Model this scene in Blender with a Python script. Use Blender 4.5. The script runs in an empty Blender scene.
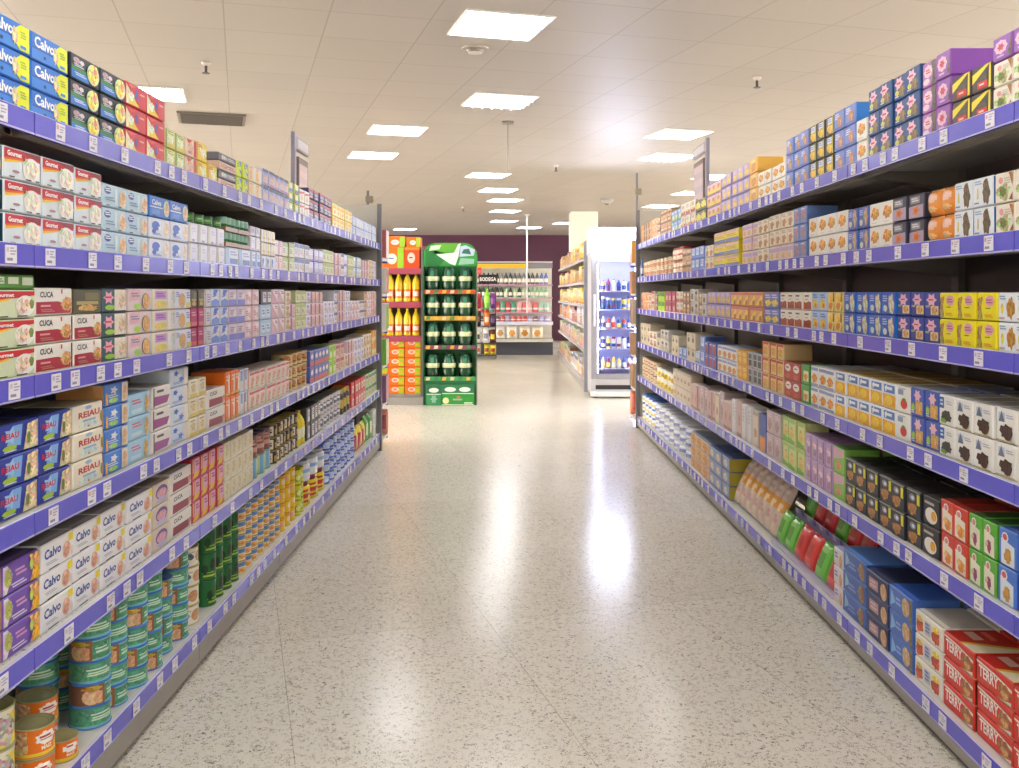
import bpy, bmesh, math, random
from mathutils import Vector, Matrix
rnd = random.Random(7)
sc = bpy.context.scene
COL = sc.collection
F, CX, HY, H = 940.0, 509.5, 293.0, 1.467      # focal length (px), centre column, horizon row, eye height
AL, AR = 1.20, 1.384                            # distance from the eye's axis to the two shelf fronts
SET = 0.026                                     # goods stand this far behind the shelf edge
ZL = [1.92, 1.585, 1.256, .907, .565, .162]
ZR = [1.99, 1.635, 1.298, .938, .579, .126]
BAY = 1.27
GRID = math.radians(16)                         # ceiling and floor slabs are laid askew to the aisle

# ---------------------------------------------------------------- colour and materials
def lin(h, a=1.0):
    if not isinstance(h, str): return (*h[:3], a)
    h = h.lstrip('#')
    if len(h) == 3: h = ''.join(c*2 for c in h)
    f = lambda c: c/12.92 if c <= .04045 else ((c+.055)/1.055)**2.4
    return (*(f(int(h[i:i+2], 16)/255) for i in (0, 2, 4)), a)

def new_mat(name):
    m = bpy.data.materials.new(name); m.use_nodes = True
    nt = m.node_tree; b = nt.nodes['Principled BSDF']
    return m, nt, b

def col_mat(name, rough, metal=0.0, spec=.5, mott=True, noise=.06, coat=0.0):
    m, nt, b = new_mat(name); N, K = nt.nodes.new, nt.links.new
    at = N('ShaderNodeAttribute'); at.attribute_name = 'Col'
    tc = N('ShaderNodeTexCoord')
    col = at.outputs['Color']
    if mott:                                    # printed food pictures: broken up by cells, as strong as 1 - alpha
        vo = N('ShaderNodeTexVoronoi'); vo.inputs['Scale'].default_value = 105
        K(tc.outputs['Object'], vo.inputs['Vector'])
        bw = N('ShaderNodeRGBToBW'); K(vo.outputs['Color'], bw.inputs[0])
        su = N('ShaderNodeVectorMath'); su.operation = 'SUBTRACT'; su.inputs[1].default_value = (.5, .5, .5)
        mixv = N('ShaderNodeMix'); mixv.data_type = 'RGBA'; mixv.inputs[0].default_value = .55
        K(vo.outputs['Color'], mixv.inputs[6]); K(bw.outputs[0], mixv.inputs[7])
        K(mixv.outputs[2], su.inputs[0])
        inv = N('ShaderNodeMath'); inv.operation = 'SUBTRACT'; inv.inputs[0].default_value = 1; K(at.outputs['Alpha'], inv.inputs[1])
        amp = N('ShaderNodeMath'); amp.operation = 'MULTIPLY'; amp.inputs[1].default_value = 2.1; K(inv.outputs[0], amp.inputs[0])
        sca = N('ShaderNodeVectorMath'); sca.operation = 'SCALE'; K(su.outputs[0], sca.inputs[0]); K(amp.outputs[0], sca.inputs['Scale'])
        one = N('ShaderNodeVectorMath'); one.operation = 'ADD'; one.inputs[1].default_value = (1, 1, 1); K(sca.outputs[0], one.inputs[0])
        mul = N('ShaderNodeVectorMath'); mul.operation = 'MULTIPLY'; K(one.outputs[0], mul.inputs[0]); K(col, mul.inputs[1])
        col = mul.outputs[0]
    nz = N('ShaderNodeTexNoise'); nz.inputs['Scale'].default_value = 14; K(tc.outputs['Object'], nz.inputs['Vector'])
    mr = N('ShaderNodeMapRange'); mr.inputs[3].default_value = 1-noise; mr.inputs[4].default_value = 1+noise; K(nz.outputs[0], mr.inputs[0])
    sc2 = N('ShaderNodeVectorMath'); sc2.operation = 'SCALE'; K(col, sc2.inputs[0]); K(mr.outputs[0], sc2.inputs['Scale'])
    K(sc2.outputs[0], b.inputs['Base Color'])
    b.inputs['Roughness'].default_value = rough; b.inputs['Metallic'].default_value = metal
    b.inputs['Specular IOR Level'].default_value = spec
    if coat: b.inputs['Coat Weight'].default_value = coat; b.inputs['Coat Roughness'].default_value = .1
    return m

M = {}
M['print'] = col_mat('printed_card', .36, spec=.4)
M['film'] = col_mat('glossy_film', .2, spec=.5)
M['tin'] = col_mat('tinplate', .3, metal=.85, mott=False)
M['paint'] = col_mat('powder_coat', .42, mott=False, spec=.4)
M['plastic'] = col_mat('shiny_plastic', .22, mott=False)
M['bottle'] = col_mat('coloured_bottle', .14, mott=False, coat=.4)

def emit(name, colour, strength):
    m, nt, b = new_mat(name)
    nt.nodes.remove(b); e = nt.nodes.new('ShaderNodeEmission')
    e.inputs[0].default_value = lin(colour); e.inputs[1].default_value = strength
    nt.links.new(e.outputs[0], nt.nodes['Material Output'].inputs[0]); return m

# ---------------------------------------------------------------- mesh builder (vertex colours carry the print)
_glyph = {}
def glyphs(s):
    if s not in _glyph:
        c = bpy.data.curves.new('lettering', 'FONT'); c.body = s; c.resolution_u = 2; c.offset = .03; c.size = 1
        o = bpy.data.objects.new('lettering', c); COL.objects.link(o)
        dg = bpy.context.evaluated_depsgraph_get(); me = o.evaluated_get(dg).to_mesh()
        v = [tuple(x.co) for x in me.vertices]; f = [tuple(x.vertices) for x in me.polygons]
        xs = [a[0] for a in v]; ys = [a[1] for a in v]
        x0, x1, y0, y1 = min(xs), max(xs), min(ys), max(ys)
        _glyph[s] = ([((a[0]-x0)/(x1-x0), (a[1]-y0)/(y1-y0)) for a in v], f)
        bpy.data.objects.remove(o); bpy.data.curves.remove(c)
    return _glyph[s]

class MB:
    def __init__(s): s.v, s.f, s.c, s.m, s.sm = [], [], [], [], []
    def face(s, pts, col, mat='paint', smooth=False):
        i = len(s.v); s.v += [tuple(p) for p in pts]; s.f.append(tuple(range(i, i+len(pts)))); s.c.append(col); s.m.append(mat); s.sm.append(smooth)
    def add(s, verts, faces, cols, mat='paint', smooth=False):
        i = len(s.v); s.v += [tuple(p) for p in verts]
        for k, f in enumerate(faces):
            s.f.append(tuple(a+i for a in f)); s.c.append(cols[k] if isinstance(cols, list) else cols); s.m.append(mat); s.sm.append(smooth)
    def box(s, x0, x1, y0, y1, z0, z1, col, mat='paint', bevel=0.0, top=None, side=None, xf=None):
        bm = bmesh.new(); bmesh.ops.create_cube(bm, size=1)
        for v in bm.verts: v.co = Vector(((x0+x1)/2+v.co.x*(x1-x0), (y0+y1)/2+v.co.y*(y1-y0), (z0+z1)/2+v.co.z*(z1-z0)))
        if bevel: bmesh.ops.bevel(bm, geom=bm.edges[:], offset=bevel, segments=1, affect='EDGES')
        bm.normal_update(); bm.verts.index_update()
        cols = []
        for f in bm.faces:
            n = f.normal
            cols.append(top if top and n.z > .8 else side if side and abs(n.x) > .8 else col)
        vs = [v.co.copy() for v in bm.verts]
        if xf: vs = [xf @ v for v in vs]
        s.add(vs, [tuple(v.index for v in f.verts) for f in bm.faces], cols, mat); bm.free()
    def lathe(s, prof, n, colf, mat='plastic', cx=0, cy=0, cap0=True, cap1=True, arc0=-math.pi/2):
        """prof: [(r, z)] bottom to top; colf(a in 0..1 round, k ring) -> colour; a=.5 faces the front (-y)"""
        ring = []
        base = len(s.v)
        for r, z in prof:
            for j in range(n):
                a = 2*math.pi*(j/n-.5)+arc0
                s.v.append((cx+r*math.cos(a), cy+r*math.sin(a), z))
        for k in range(len(prof)-1):
            for j in range(n):
                j2 = (j+1) % n
                s.f.append((base+k*n+j, base+k*n+j2, base+(k+1)*n+j2, base+(k+1)*n+j))
                s.c.append(colf((j+.5)/n, k)); s.m.append(mat); s.sm.append(True)
        if cap0: s.f.append(tuple(base+j for j in range(n-1, -1, -1))); s.c.append(colf(0, 0)); s.m.append(mat); s.sm.append(False)
        if cap1:
            b = base+(len(prof)-1)*n
            s.f.append(tuple(b+j for j in range(n))); s.c.append(colf(0, len(prof)-2)); s.m.append(mat); s.sm.append(False)
    def tube(s, p0, p1, r, col, mat='paint', n=8):
        p0, p1 = Vector(p0), Vector(p1); d = (p1-p0).normalized(); q = d.to_track_quat('Z', 'Y').to_matrix()
        L = (p1-p0).length
        vs = [p0+q@Vector((r*math.cos(2*math.pi*j/n), r*math.sin(2*math.pi*j/n), z)) for z in (0, L) for j in range(n)]
        fs = [(j, (j+1) % n, n+(j+1) % n, n+j) for j in range(n)]+[tuple(range(n-1, -1, -1)), tuple(range(n, 2*n))]
        s.add(vs, fs, col, mat)
    def mesh(s, name):
        me = bpy.data.meshes.new(name); me.from_pydata(s.v, [], s.f)
        names = list(dict.fromkeys(s.m))
        for n in names: me.materials.append(M[n])
        me.polygons.foreach_set('material_index', [names.index(x) for x in s.m])
        me.polygons.foreach_set('use_smooth', s.sm)
        at = me.color_attributes.new('Col', 'FLOAT_COLOR', 'CORNER')
        buf = []
        for f, c in zip(s.f, s.c): buf += list(c)*len(f)
        at.data.foreach_set('color', buf); me.update(); return me
    def obj(s, name, parent=None, loc=None, rz=0):
        return put(name, s.mesh(name), parent, loc, rz)

def put(name, me, parent=None, loc=None, rz=0):
    o = bpy.data.objects.new(name, me); COL.objects.link(o)
    if parent: o.parent = parent
    if loc: o.location = loc
    if rz: o.rotation_euler.z = rz
    return o
def empty(name, loc, rz=0):
    return put(name, None, None, loc, rz)
def tag(o, label, cat, group=None):
    o['label'] = label; o['category'] = cat
    if group: o['group'] = group
    return o
def struct(o): o['kind'] = 'structure'; return o

# ---------------------------------------------------------------- print operations on a front of width w and height h (u, v in 0..1)
def r(u0, v0, u1, v1, c, m=0): return ('p', [(u0, v0), (u1, v0), (u1, v1), (u0, v1)], lin(c, 1-m))
def p(pts, c, m=0): return ('p', pts, lin(c, 1-m))
_er = random.Random(77)
def e(cx, cy, rx, ry, c, m=0, n=18):            # plates and seals are round; pictures of food (m >= .5) have a ragged outline
    j = [1+(_er.random()-.5)*(.5 if m >= .5 else 0) for k in range(n)]
    return ('p', [(cx+j[k]*rx*math.cos(2*math.pi*k/n), cy+j[k]*ry*math.sin(2*math.pi*k/n)) for k in range(n)], lin(c, 1-m))
def t(s, u0, v0, u1, v1, c, slant=0.0): return ('t', s, (u0, v0, u1, v1, slant), lin(c))
def lines(u0, v0, u1, v1, n, c, seed=1):
    q = random.Random(seed); out = []
    for k in range(n):
        a = v1-(k+.15)*(v1-v0)/n; b = a-.55*(v1-v0)/n
        out.append(r(u0+q.random()*.1*(u1-u0), b, u1-q.random()*.25*(u1-u0), a, c))
    return out
def star(cx, cy, R, c, asp=1.0, n=6, inner=.55):
    return p([(cx+(R if k % 2 == 0 else R*inner)*asp*math.cos(math.pi*k/n), cy+(R if k % 2 == 0 else R*inner)*math.sin(math.pi*k/n)) for k in range(2*n)], c)

def inside(pt, poly):
    x, y = pt; c = False; n = len(poly)
    for i in range(n):
        (xa, ya), (xb, yb) = poly[i], poly[i-1]
        if (ya > y) != (yb > y) and x < (xb-xa)*(y-ya)/(yb-ya)+xa: c = not c
    return c
def raster(ops, base, u, v):
    c = base
    for o in ops:
        if o[0] == 'p' and inside((u, v), o[1]): c = o[2]
    return c
def clip01(pts): return [(min(1, max(0, a)), min(1, max(0, b))) for a, b in pts]

def print_flat(mb, ops, P, mat='print', eps=.0004):
    """P(u, v, lift) -> point"""
    for k, o in enumerate(ops):
        d = eps*(k+1)
        if o[0] == 'p':
            mb.face([P(a, b, d) for a, b in clip01(o[1])], o[2], mat)
        else:
            vs, fs = glyphs(o[1]); u0, v0, u1, v1, sl = o[2]
            mb.add([P(u0+a*(u1-u0), v0+b*(v1-v0)+sl*a*(v1-v0), d) for a, b in vs], fs, o[3], mat)

D = {}
def design(key, form, kind, cat, desc, base, ops=(), top=None, d=.15, side=None, lid=None, topops=()):
    assert key not in D, key
    flat = []
    for o in ops: flat += o if isinstance(o, list) else [o]
    D[key] = dict(form=form, kind=kind, cat=cat, desc=desc, base=lin(base, .97), ops=flat, top=lin(top) if top else None, side=lin(side) if side else None, d=d, lid=lid, topops=topops)

_cache = {}
def product_mesh(key, w, h):
    """-> (mesh, [(part name, mesh)], depth)"""
    ck = (key, round(w, 3), round(h, 3))
    if ck in _cache: return _cache[ck]
    g = D[key]; mb = MB(); parts = []; form = g['form']; d = g['d']
    if form == 'card':
        b = min(.0035, w*.06)
        mb.box(-w/2, w/2, 0, d, 0, h, g['base'], 'print', b, top=g['top'], side=g['side'])
        print_flat(mb, g['ops'], lambda u, v, k: (-w/2+b+u*(w-2*b), -k, b+v*(h-2*b)))
        if g['topops']:
            print_flat(mb, g['topops'], lambda u, v, k: (-w/2+b+u*(w-2*b), b+v*(d-2*b), h+k))
        elif g['top']:                          # a lighter flap line across the top
            c = tuple(min(1, x*1.5+.05) for x in g['top'][:3])+(1,)
            mb.face([(-w/2+.004, .012, h+.0004), (w/2-.004, .012, h+.0004), (w/2-.004, .03, h+.0004), (-w/2+.004, .03, h+.0004)], c, 'print')
    elif form == 'tin':
        R = w/2; d = w; n = 28; rows = 26 if w > .1 else 12; ri = R*.04
        lid = lin(g['lid'] or '#c8c4bc'); lm_ = 'film' if max(lid[:3]) > 2.2*min(lid[:3]) else 'tin'
        hb, ht = .045*h, .955*h
        rim = lid
        mb.lathe([(R*.97, 0), (R, hb*.4), (R, hb), (R-ri, hb*1.2)], n, lambda a, k: rim, lm_, cy=R, cap1=False)
        prof = [(R-ri, hb*1.2+(ht-hb*1.2)*k/rows) for k in range(rows+1)]
        ops, base = g['ops'], g['base']
        def cf(a, k):
            u = (a-.5)*2.6+.5                    # the front ~140 degrees carry the picture
            return raster(ops, base, min(.999, max(.001, u)), (k+.5)/rows)
        mb.lathe(prof, n*5 if w > .1 else n, cf, 'print', cy=R, cap0=False, cap1=False)
        for o in ops:
            if o[0] == 't':
                vs, fs = glyphs(o[1]); u0, v0, u1, v1, sl = o[2]
                pts = []
                for a, bb in vs:
                    u, v = u0+a*(u1-u0), v0+bb*(v1-v0)
                    an = 2*math.pi*((u-.5)/2.6)-math.pi/2
                    pts.append(((R-ri+.0006)*math.cos(an), R+(R-ri+.0006)*math.sin(an), hb+v*(ht-hb)))
                mb.add(pts, fs, o[3], 'print')
        lm = MB()
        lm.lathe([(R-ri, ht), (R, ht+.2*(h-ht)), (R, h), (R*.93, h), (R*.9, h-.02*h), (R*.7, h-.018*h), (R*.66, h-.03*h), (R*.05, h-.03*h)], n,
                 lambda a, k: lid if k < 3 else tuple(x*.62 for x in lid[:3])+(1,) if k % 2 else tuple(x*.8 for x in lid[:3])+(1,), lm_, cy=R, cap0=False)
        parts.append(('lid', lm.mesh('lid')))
    elif form == 'jar':                          # screw-top jar or bucket with a coloured lid
        R = w/2; d = w; n = 20; lid = lin(g['lid'] or '#ffffff'); ops, base = g['ops'], g['base']
        hs = [0, .03, .08]+[.08+.7*k/8 for k in range(1, 9)]+[.84]
        rs = [.85, .97, 1]+[1]*8+[.86]
        mb.lathe([(R*a, h*b) for a, b in zip(rs, hs)], n, lambda a, k: raster(ops, base, min(.999, max(.001, (a-.5)*2.6+.5)), min(.99, (k-2+.5)/8)) if 2 <= k < 10 else base, 'film', cy=R)
        lm = MB(); lm.lathe([(R*.88, h*.82), (R*.9, h*.84), (R*.9, h*.985), (R*.84, h)], n, lambda a, k: lid, 'plastic', cy=R); parts.append(('lid', lm.mesh('lid')))
    elif form == 'bottle':
        R = w/2; d = w; n = 18; lid = lin(g['lid'] or '#ffffff'); ops, base = g['ops'], g['base']
        pf = [(.8, 0), (.98, .02), (1, .06), (1, .12), (.95, .2), (1, .27), (1, .35), (1, .43), (1, .51), (.96, .56), (.98, .62), (.86, .72), (.5, .84), (.3, .9), (.28, .94)]
        mb.lathe([(R*a, h*b) for a, b in pf], n, lambda a, k: raster(ops, base, min(.999, max(.001, (a-.5)*2.2+.5)), (pf[k][1]+pf[k+1][1])/2), 'bottle', cy=R)
        lm = MB(); lm.lathe([(R*.36, h*.93), (R*.37, h*.94), (R*.37, h*.99), (R*.33, h)], 14, lambda a, k: lid, 'plastic', cy=R); parts.append(('cap', lm.mesh('cap')))
    elif form == 'pouch':                        # filled pillow bag: bulging front and back, crimped ends, printed by cells
        nu, nv = 10, 14; d = g['d']; ops, base = g['ops'], g['base']
        def P(i, j, sgn):
            u, v = i/nu, j/nv
            bul = (1-abs(2*u-1)**3)*(1-abs(2*v-1)**4)
            wob = 1-.06*abs(2*v-1)**6
            return ((u-.5)*w*wob, d/2+sgn*(d/2*bul+.0008), v*h)
        for sgn in (-1, 1):
            for i in range(nu):
                for j in range(nv):
                    q = [P(i, j, sgn), P(i+1, j, sgn), P(i+1, j+1, sgn), P(i, j+1, sgn)]
                    if sgn > 0: q.reverse()
                    mb.face(q, raster(ops, base, (i+.5)/nu, (j+.5)/nv), 'film', True)
    elif form == 'tray':                         # shallow cardboard tray full of little tins, wrapped as one pack
        c = lin('#a9825a')
        mb.box(-w/2, w/2, 0, d, 0, h*.3, c, 'print', .001)
        n = 3
        for k in range(n):
            x = -w/2+(k+.5)*w/n; R = w/n*.47
            for j in range(2):
                mb.lathe([(R, h*.02), (R, h*.5), (R, h*.96), (R*.85, h)], 14, lambda a, k2: g['base'] if k2 != 1 else g['ops'][0][2], 'film', cx=x, cy=R+.003+j*2*R)
    me = mb.mesh(g['kind'])
    _cache[ck] = (me, parts, d)
    return _cache[ck]

ORD = 'first second third fourth fifth sixth seventh eighth ninth tenth eleventh twelfth thirteenth fourteenth fifteenth sixteenth seventeenth eighteenth nineteenth twentieth'.split()
def ordinal(k):
    if k < 20: return ORD[k]
    tens = {2: 'twenty', 3: 'thirty', 4: 'forty', 5: 'fifty', 6: 'sixty', 7: 'seventy', 8: 'eighty'}[(k+1)//10]
    return tens+'-'+ORD[(k+1) % 10-1] if (k+1) % 10 else {3: 'thirtieth', 4: 'fortieth', 5: 'fiftieth', 6: 'sixtieth', 7: 'seventieth', 8: 'eightieth'}[(k+1)//10]
SHELF = ['top', 'second', 'third', 'fourth', 'fifth', 'bottom']
stock = []                                       # (design, side, shelf, y, row, nrows, w, h, z, back)
def runs(side, shelf, table):
    z0 = (ZL if side == 'left' else ZR)[shelf]
    ai = (AL if side == 'left' else AR)+SET
    for x0, x1, n, rows, *opt in table:
        if side == 'left': x1 = min(x1, 377.0)
        else: x0 = max(x0, 640.6)
        y0, y1 = F*ai/abs(x0-CX), F*ai/abs(x1-CX)
        w = abs(y1-y0)/n; back = opt[0] if opt else 0
        stack = [(k, h) for k, c, h in rows for _ in range(c)]
        for i in range(n):
            y = min(y0, y1)+(i+.5)*w
            for b in range(back+1):
                z = z0+.001
                for j, (k, h) in enumerate(stack):
                    stock.append((k, side, shelf, y, j, len(stack), w, h, z, b)); z += h

def fill_shelves():
    stock.sort(key=lambda s: (s[1], s[2], s[3]))
    col_no, seen = {}, {}
    jit = {}
    for k, side, shelf, y, j, nr, w, h, z, b in stock:
        g = D[k]
        ck = (side, shelf, k, b)
        if seen.get(ck, [None])[0] != round(y, 4):
            col_no[ck] = col_no.get(ck, -1)+1; seen[ck] = [round(y, 4)]
        ww = w-.0055
        if g['form'] in ('tin', 'jar', 'bottle'): ww = min(ww, h*1.9 if g['form'] == 'tin' else ww)
        me, parts, d = product_mesh(k, ww, h-.0028)
        jk = (side, shelf, round(y, 4), b)
        if jk not in jit: jit[jk] = rnd.random()*.008
        off = SET+jit[jk]+rnd.random()*.003+(b*(d+.012) if b else 0)
        a = AL if side == 'left' else AR
        sx = -1 if side == 'left' else 1
        rz = (math.pi/2 if side == 'left' else -math.pi/2)
        if g['form'] in ('tin', 'jar', 'bottle'):    # round things are turned about their own axis, mostly a little towards the entrance
            o = put(g['kind'], me, None, None, rz+sx*(.55+(rnd.random()-.5)*.7))
            axis = Vector((sx*(a+off+ww/2), y, z)); o.location = axis-Matrix.Rotation(o.rotation_euler.z, 3, 'Z')@Vector((0, ww/2, 0))
        else:
            o = put(g['kind'], me, None, (sx*(a+off), y, z), rz+(rnd.random()-.5)*(.012 if g['form'] == 'card' else .04))
        for pn, pm in parts: put(pn, pm, o)
        row = '' if nr == 1 else 'topmost' if j == nr-1 else 'lowest' if j == 0 else 'middle' if nr == 3 else ORD[j]+'-layer'
        num = ordinal(col_no[ck])
        bk = ' back' if b else ''
        # where the same design lies twice in one stack the layer word already differs
        lab = f"{g['desc']}, {row} in {num}{bk} stack{'' if b else ' from camera'}, {side} {SHELF[shelf]} shelf" if row else f"{g['desc']}, {num}{bk} one from camera, {side} {SHELF[shelf]} shelf"
        tag(o, lab, g['cat'], f"{side} {SHELF[shelf]} shelf, facings of {g['desc']}")
# ================================================================ the goods: one design per product
TM, CA, TI = 'tuna multipack', 'carton', 'tin'
design('calvo_blue', 'card', 'tuna_multipack', 'tuna pack', 'blue tuna pack with yellow panel', '#2f78d8',
       [r(0, 0, 1, .42, '#3d8ae6'), r(0, .4, .62, .44, '#1d4fa8'), t('Calvo', .06, .48, .6, .92, '#ffffff', -.02), r(.3, .12, .36, .24, '#173a7c'),
        p([(.62, .5), (.66, .2), (.74, .02), (.97, .02), (.97, .98), (.76, .98), (.66, .82)], '#e9f21c'), e(.63, .5, .07, .34, '#e6c7a0', .6), lines(.74, .45, .9, .75, 3, '#9fb83a'), r(.74, .08, .88, .2, '#3d8ae6')], top='#1b3f7d', side='#16407f')
design('salad_navy', 'card', 'salad_multipack', 'salad pack', 'navy salad pack with oval plate', '#1e2a38',
       [r(0, 0, .62, .38, '#3a82d8'), p([(0, .36), (.62, .3), (.62, .46), (0, .55)], '#3c8a4c'), e(.17, .78, .12, .13, '#c9a8b0', .4), e(.36, .76, .08, .1, '#e0d8dc'), lines(.06, .5, .45, .64, 2, '#d8dce4'),
        e(.76, .48, .23, .46, '#d7e8c0'), e(.76, .48, .2, .4, '#e9d27a', .9), e(.7, .3, .1, .16, '#efd84a', .4), e(.8, .64, .09, .12, '#e69a80', .5), lines(.06, .1, .5, .26, 2, '#cfe2fb')], top='#12181f')
design('salad_red', 'card', 'salad_multipack', 'salad pack', 'red salad pack with pale triangle', '#d42a36',
       [p([(0, 0), (0, .95), (.62, .02)], '#f2ecc4', .25), p([(.12, .02), (.2, .5), (.66, .02)], '#f6d81e'), p([(.42, .5), (.5, .85), (.62, .3)], '#4a68c8'), e(.25, .4, .12, .2, '#e9e6d4', .5), lines(.66, .6, .95, .75, 1, '#f3b0b0'), p([(0, .97), (.55, .97), (.2, .78)], '#e8515a')], top='#a41f2a')
design('salad_yellowgreen', 'card', 'salad_multipack', 'salad pack', 'pale green and yellow salad pack', '#e4e39a',
       [r(0, 0, .14, 1, '#5c9a40'), e(.55, .5, .34, .36, '#f2ecc8', .7), lines(.2, .72, .9, .96, 2, '#8fb84a'), r(.14, .02, 1, .18, '#e9d84a')], top='#9cae50')
design('salad_redwhite', 'card', 'salad_multipack', 'salad pack', 'cream salad pack with red flashes', '#f0dcc0',
       [e(.4, .5, .3, .36, '#e9b49a', .8), r(.72, 0, 1, 1, '#cf2f3c'), p([(0, .98), (.6, .98), (.2, .7)], '#d8434a'), lines(.08, .08, .6, .25, 2, '#c84a4a')], top='#b5303a')
design('yellow_carton', 'card', 'soup_carton', 'carton', 'bright yellow soup carton', '#f2d51e', [e(.6, .5, .28, .34, '#f6ecc0', .6), lines(.08, .7, .6, .92, 2, '#c8761c'), r(0, 0, .1, 1, '#d99a14')], top='#d8b414')
design('grey_tin_strip', 'card', 'sardine_carton', 'carton', 'flat dark grey sardine carton', '#6d6f7a', [e(.3, .5, .18, .34, '#c8c2c8', .7), lines(.5, .2, .95, .8, 2, '#ded4d8')], top='#3a3b44')
design('beige_strip', 'card', 'sardine_carton', 'carton', 'flat pinkish beige sardine carton', '#e0c2ae', [e(.3, .5, .2, .34, '#c98f78', .8), lines(.5, .2, .95, .8, 2, '#b65a5a')], top='#b89c88')
design('lime_blue', 'card', 'infusion_carton', 'carton', 'lime carton with blue flashes', '#dff01c', [p([(.3, 1), (.95, 1), (.95, .6)], '#5b8fe0'), p([(.4, .5), (1, .35), (1, .1)], '#4c86da'), lines(.1, .55, .5, .85, 2, '#8aa81c')], top='#b8c81e')
design('cream_orange', 'card', 'infusion_carton', 'carton', 'tall cream and orange carton', '#f4e2bc', [r(.1, .1, .45, .8, '#f0b66a', .4), r(.7, 0, 1, 1, '#f3efe8'), lines(.1, .82, .6, .95, 1, '#d87850')], top='#e8d8b0')
design('bluepink_tall', 'card', 'biscuit_carton', 'carton', 'tall bluish pink carton with dark top', '#cfd0ee', [r(0, .8, 1, 1, '#40486e'), e(.5, .42, .36, .22, '#e8b8a8', .7), lines(.1, .62, .9, .78, 2, '#6a6cc0'), r(0, 0, 1, .14, '#b98ab0')], top='#23283c')
design('blueyellow_small', 'card', 'tea_carton', 'carton', 'small blue, green and yellow carton', '#e6e48c', [r(0, 0, 1, .35, '#4a78c4'), r(.7, 0, 1, 1, '#3e7a54'), e(.4, .65, .25, .2, '#f0efd8')], top='#cdd05c')
design('white_red_tall', 'card', 'tea_carton', 'carton', 'white carton with red ribbon', '#f1e8e2', [p([(0, .6), (1, .75), (1, .9), (0, .8)], '#cb3a42'), e(.5, .35, .34, .25, '#dcbca6', .7)], top='#e0d0c8')
design('darkred_navy', 'card', 'coffee_carton', 'carton', 'navy coffee carton with dark red cap', '#3c3f74', [r(0, .75, 1, 1, '#b5342a'), lines(.1, .4, .9, .66, 2, '#d8d4ea'), e(.5, .2, .3, .14, '#cfa880', .6)], top='#a82a22')
design('yellow_white', 'card', 'cereal_carton', 'carton', 'yellow and white breakfast carton', '#f2dc6a', [r(.1, .1, .9, .55, '#f2efe4'), e(.5, .34, .3, .18, '#e0b070', .8), lines(.1, .62, .9, .9, 2, '#e07c2a')], top='#efc81a')
design('paleblue_end', 'card', 'sugar_carton', 'carton', 'pale blue sugar carton', '#bccbe8', [r(.1, .55, .9, .85, '#f0f2fa'), lines(.14, .6, .86, .82, 2, '#5a78c0'), e(.5, .28, .3, .18, '#e8dcc0', .5)], top='#a8b8d8')

design('gourmet', 'card', 'tuna_multipack', TM, 'red and white tuna pack with plate', '#dfeaf0',
       [p([(0, .62), (0, 1), (1, 1), (1, .72), (.72, .8), (.5, .64)], '#c8202c'), p([(.45, 1), (1, 1), (1, .8), (.7, .84)], '#8f2233'), p([(0, .48), (0, .62), (.5, .68), (.5, .62)], '#f6c818'), p([(0, .58), (0, .66), (.5, .72), (.5, .66)], '#e8641e'),
        t('Gourmet', .07, .74, .46, .92, '#ffffff', -.02), e(.73, .4, .25, .42, '#f4f2ec'), e(.73, .4, .19, .32, '#e9dccb', .45), p([(.5, .5), (.55, .8), (.62, .7)], '#a8cf9a'), e(.28, .22, .1, .05, '#a87c8a'), r(.1, 0, .24, .05, '#33343c'), r(.55, 0, .7, .05, '#33343c'), r(.82, 0, .93, .05, '#33343c')], top='#8f1c28', side='#1c4a6c')
design('gourmet_green', 'card', 'tuna_multipack', TM, 'red and green tuna pack with salad', '#d3ddb8',
       [p([(0, .66), (0, 1), (1, 1), (1, .84), (.6, .74)], '#cf1f2a'), p([(0, .5), (0, .66), (.4, .74), (.4, .66)], '#f6cf1c'), p([(0, .58), (0, .67), (.4, .74)], '#e8641e'), t('Gourmet', .06, .78, .5, .93, '#ffffff', -.02), e(.76, .42, .23, .42, '#f2f0ea'), e(.72, .4, .15, .3, '#e6c3ae', .6), e(.92, .5, .06, .2, '#7f9a3a', .5), r(.1, 0, .35, .05, '#303038'), r(.55, 0, .8, .05, '#303038')], top='#8d2028', side='#403a30')
design('paleblue_tuna', 'card', 'tuna_multipack', TM, 'pale blue tuna pack with navy script', '#c3dcec',
       [e(.2, .74, .14, .18, '#3558a4'), lines(.08, .66, .34, .86, 2, '#e8f0fa'), e(.82, .45, .16, .42, '#f0dcc0'), e(.82, .45, .12, .35, '#dcae80', .5), r(.48, .1, .56, .9, '#dff0f4'), lines(.08, .2, .5, .45, 2, '#7ea4c4'), r(.1, 0, .25, .05, '#303440'), r(.6, 0, .75, .05, '#303440')], top='#8fb4cc')
design('blue_tuna', 'card', 'tuna_multipack', TM, 'strong blue tuna pack with white script', '#3b7ad6',
       [r(0, .44, .64, .5, '#eaf2fb'), t('Calvo', .1, .58, .56, .86, '#ffffff'), r(.1, .08, .5, .34, '#5b98e6'), e(.83, .5, .16, .44, '#cfe0b0'), e(.83, .46, .12, .36, '#d9b590', .5), r(.1, 0, .24, .06, '#1c2b50')], top='#29539a')
design('whiteblue_tuna', 'card', 'tuna_multipack', TM, 'white tuna pack with blue blots', '#e6ecf6', [e(.3, .62, .2, .26, '#3a6cd0'), e(.2, .3, .1, .14, '#2f5cc0'), e(.84, .5, .13, .42, '#e8d5bc', .4), lines(.1, .1, .6, .24, 2, '#6d90d8'), r(.4, .4, .55, .6, '#ffffff')], top='#b8c4dc')
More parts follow.
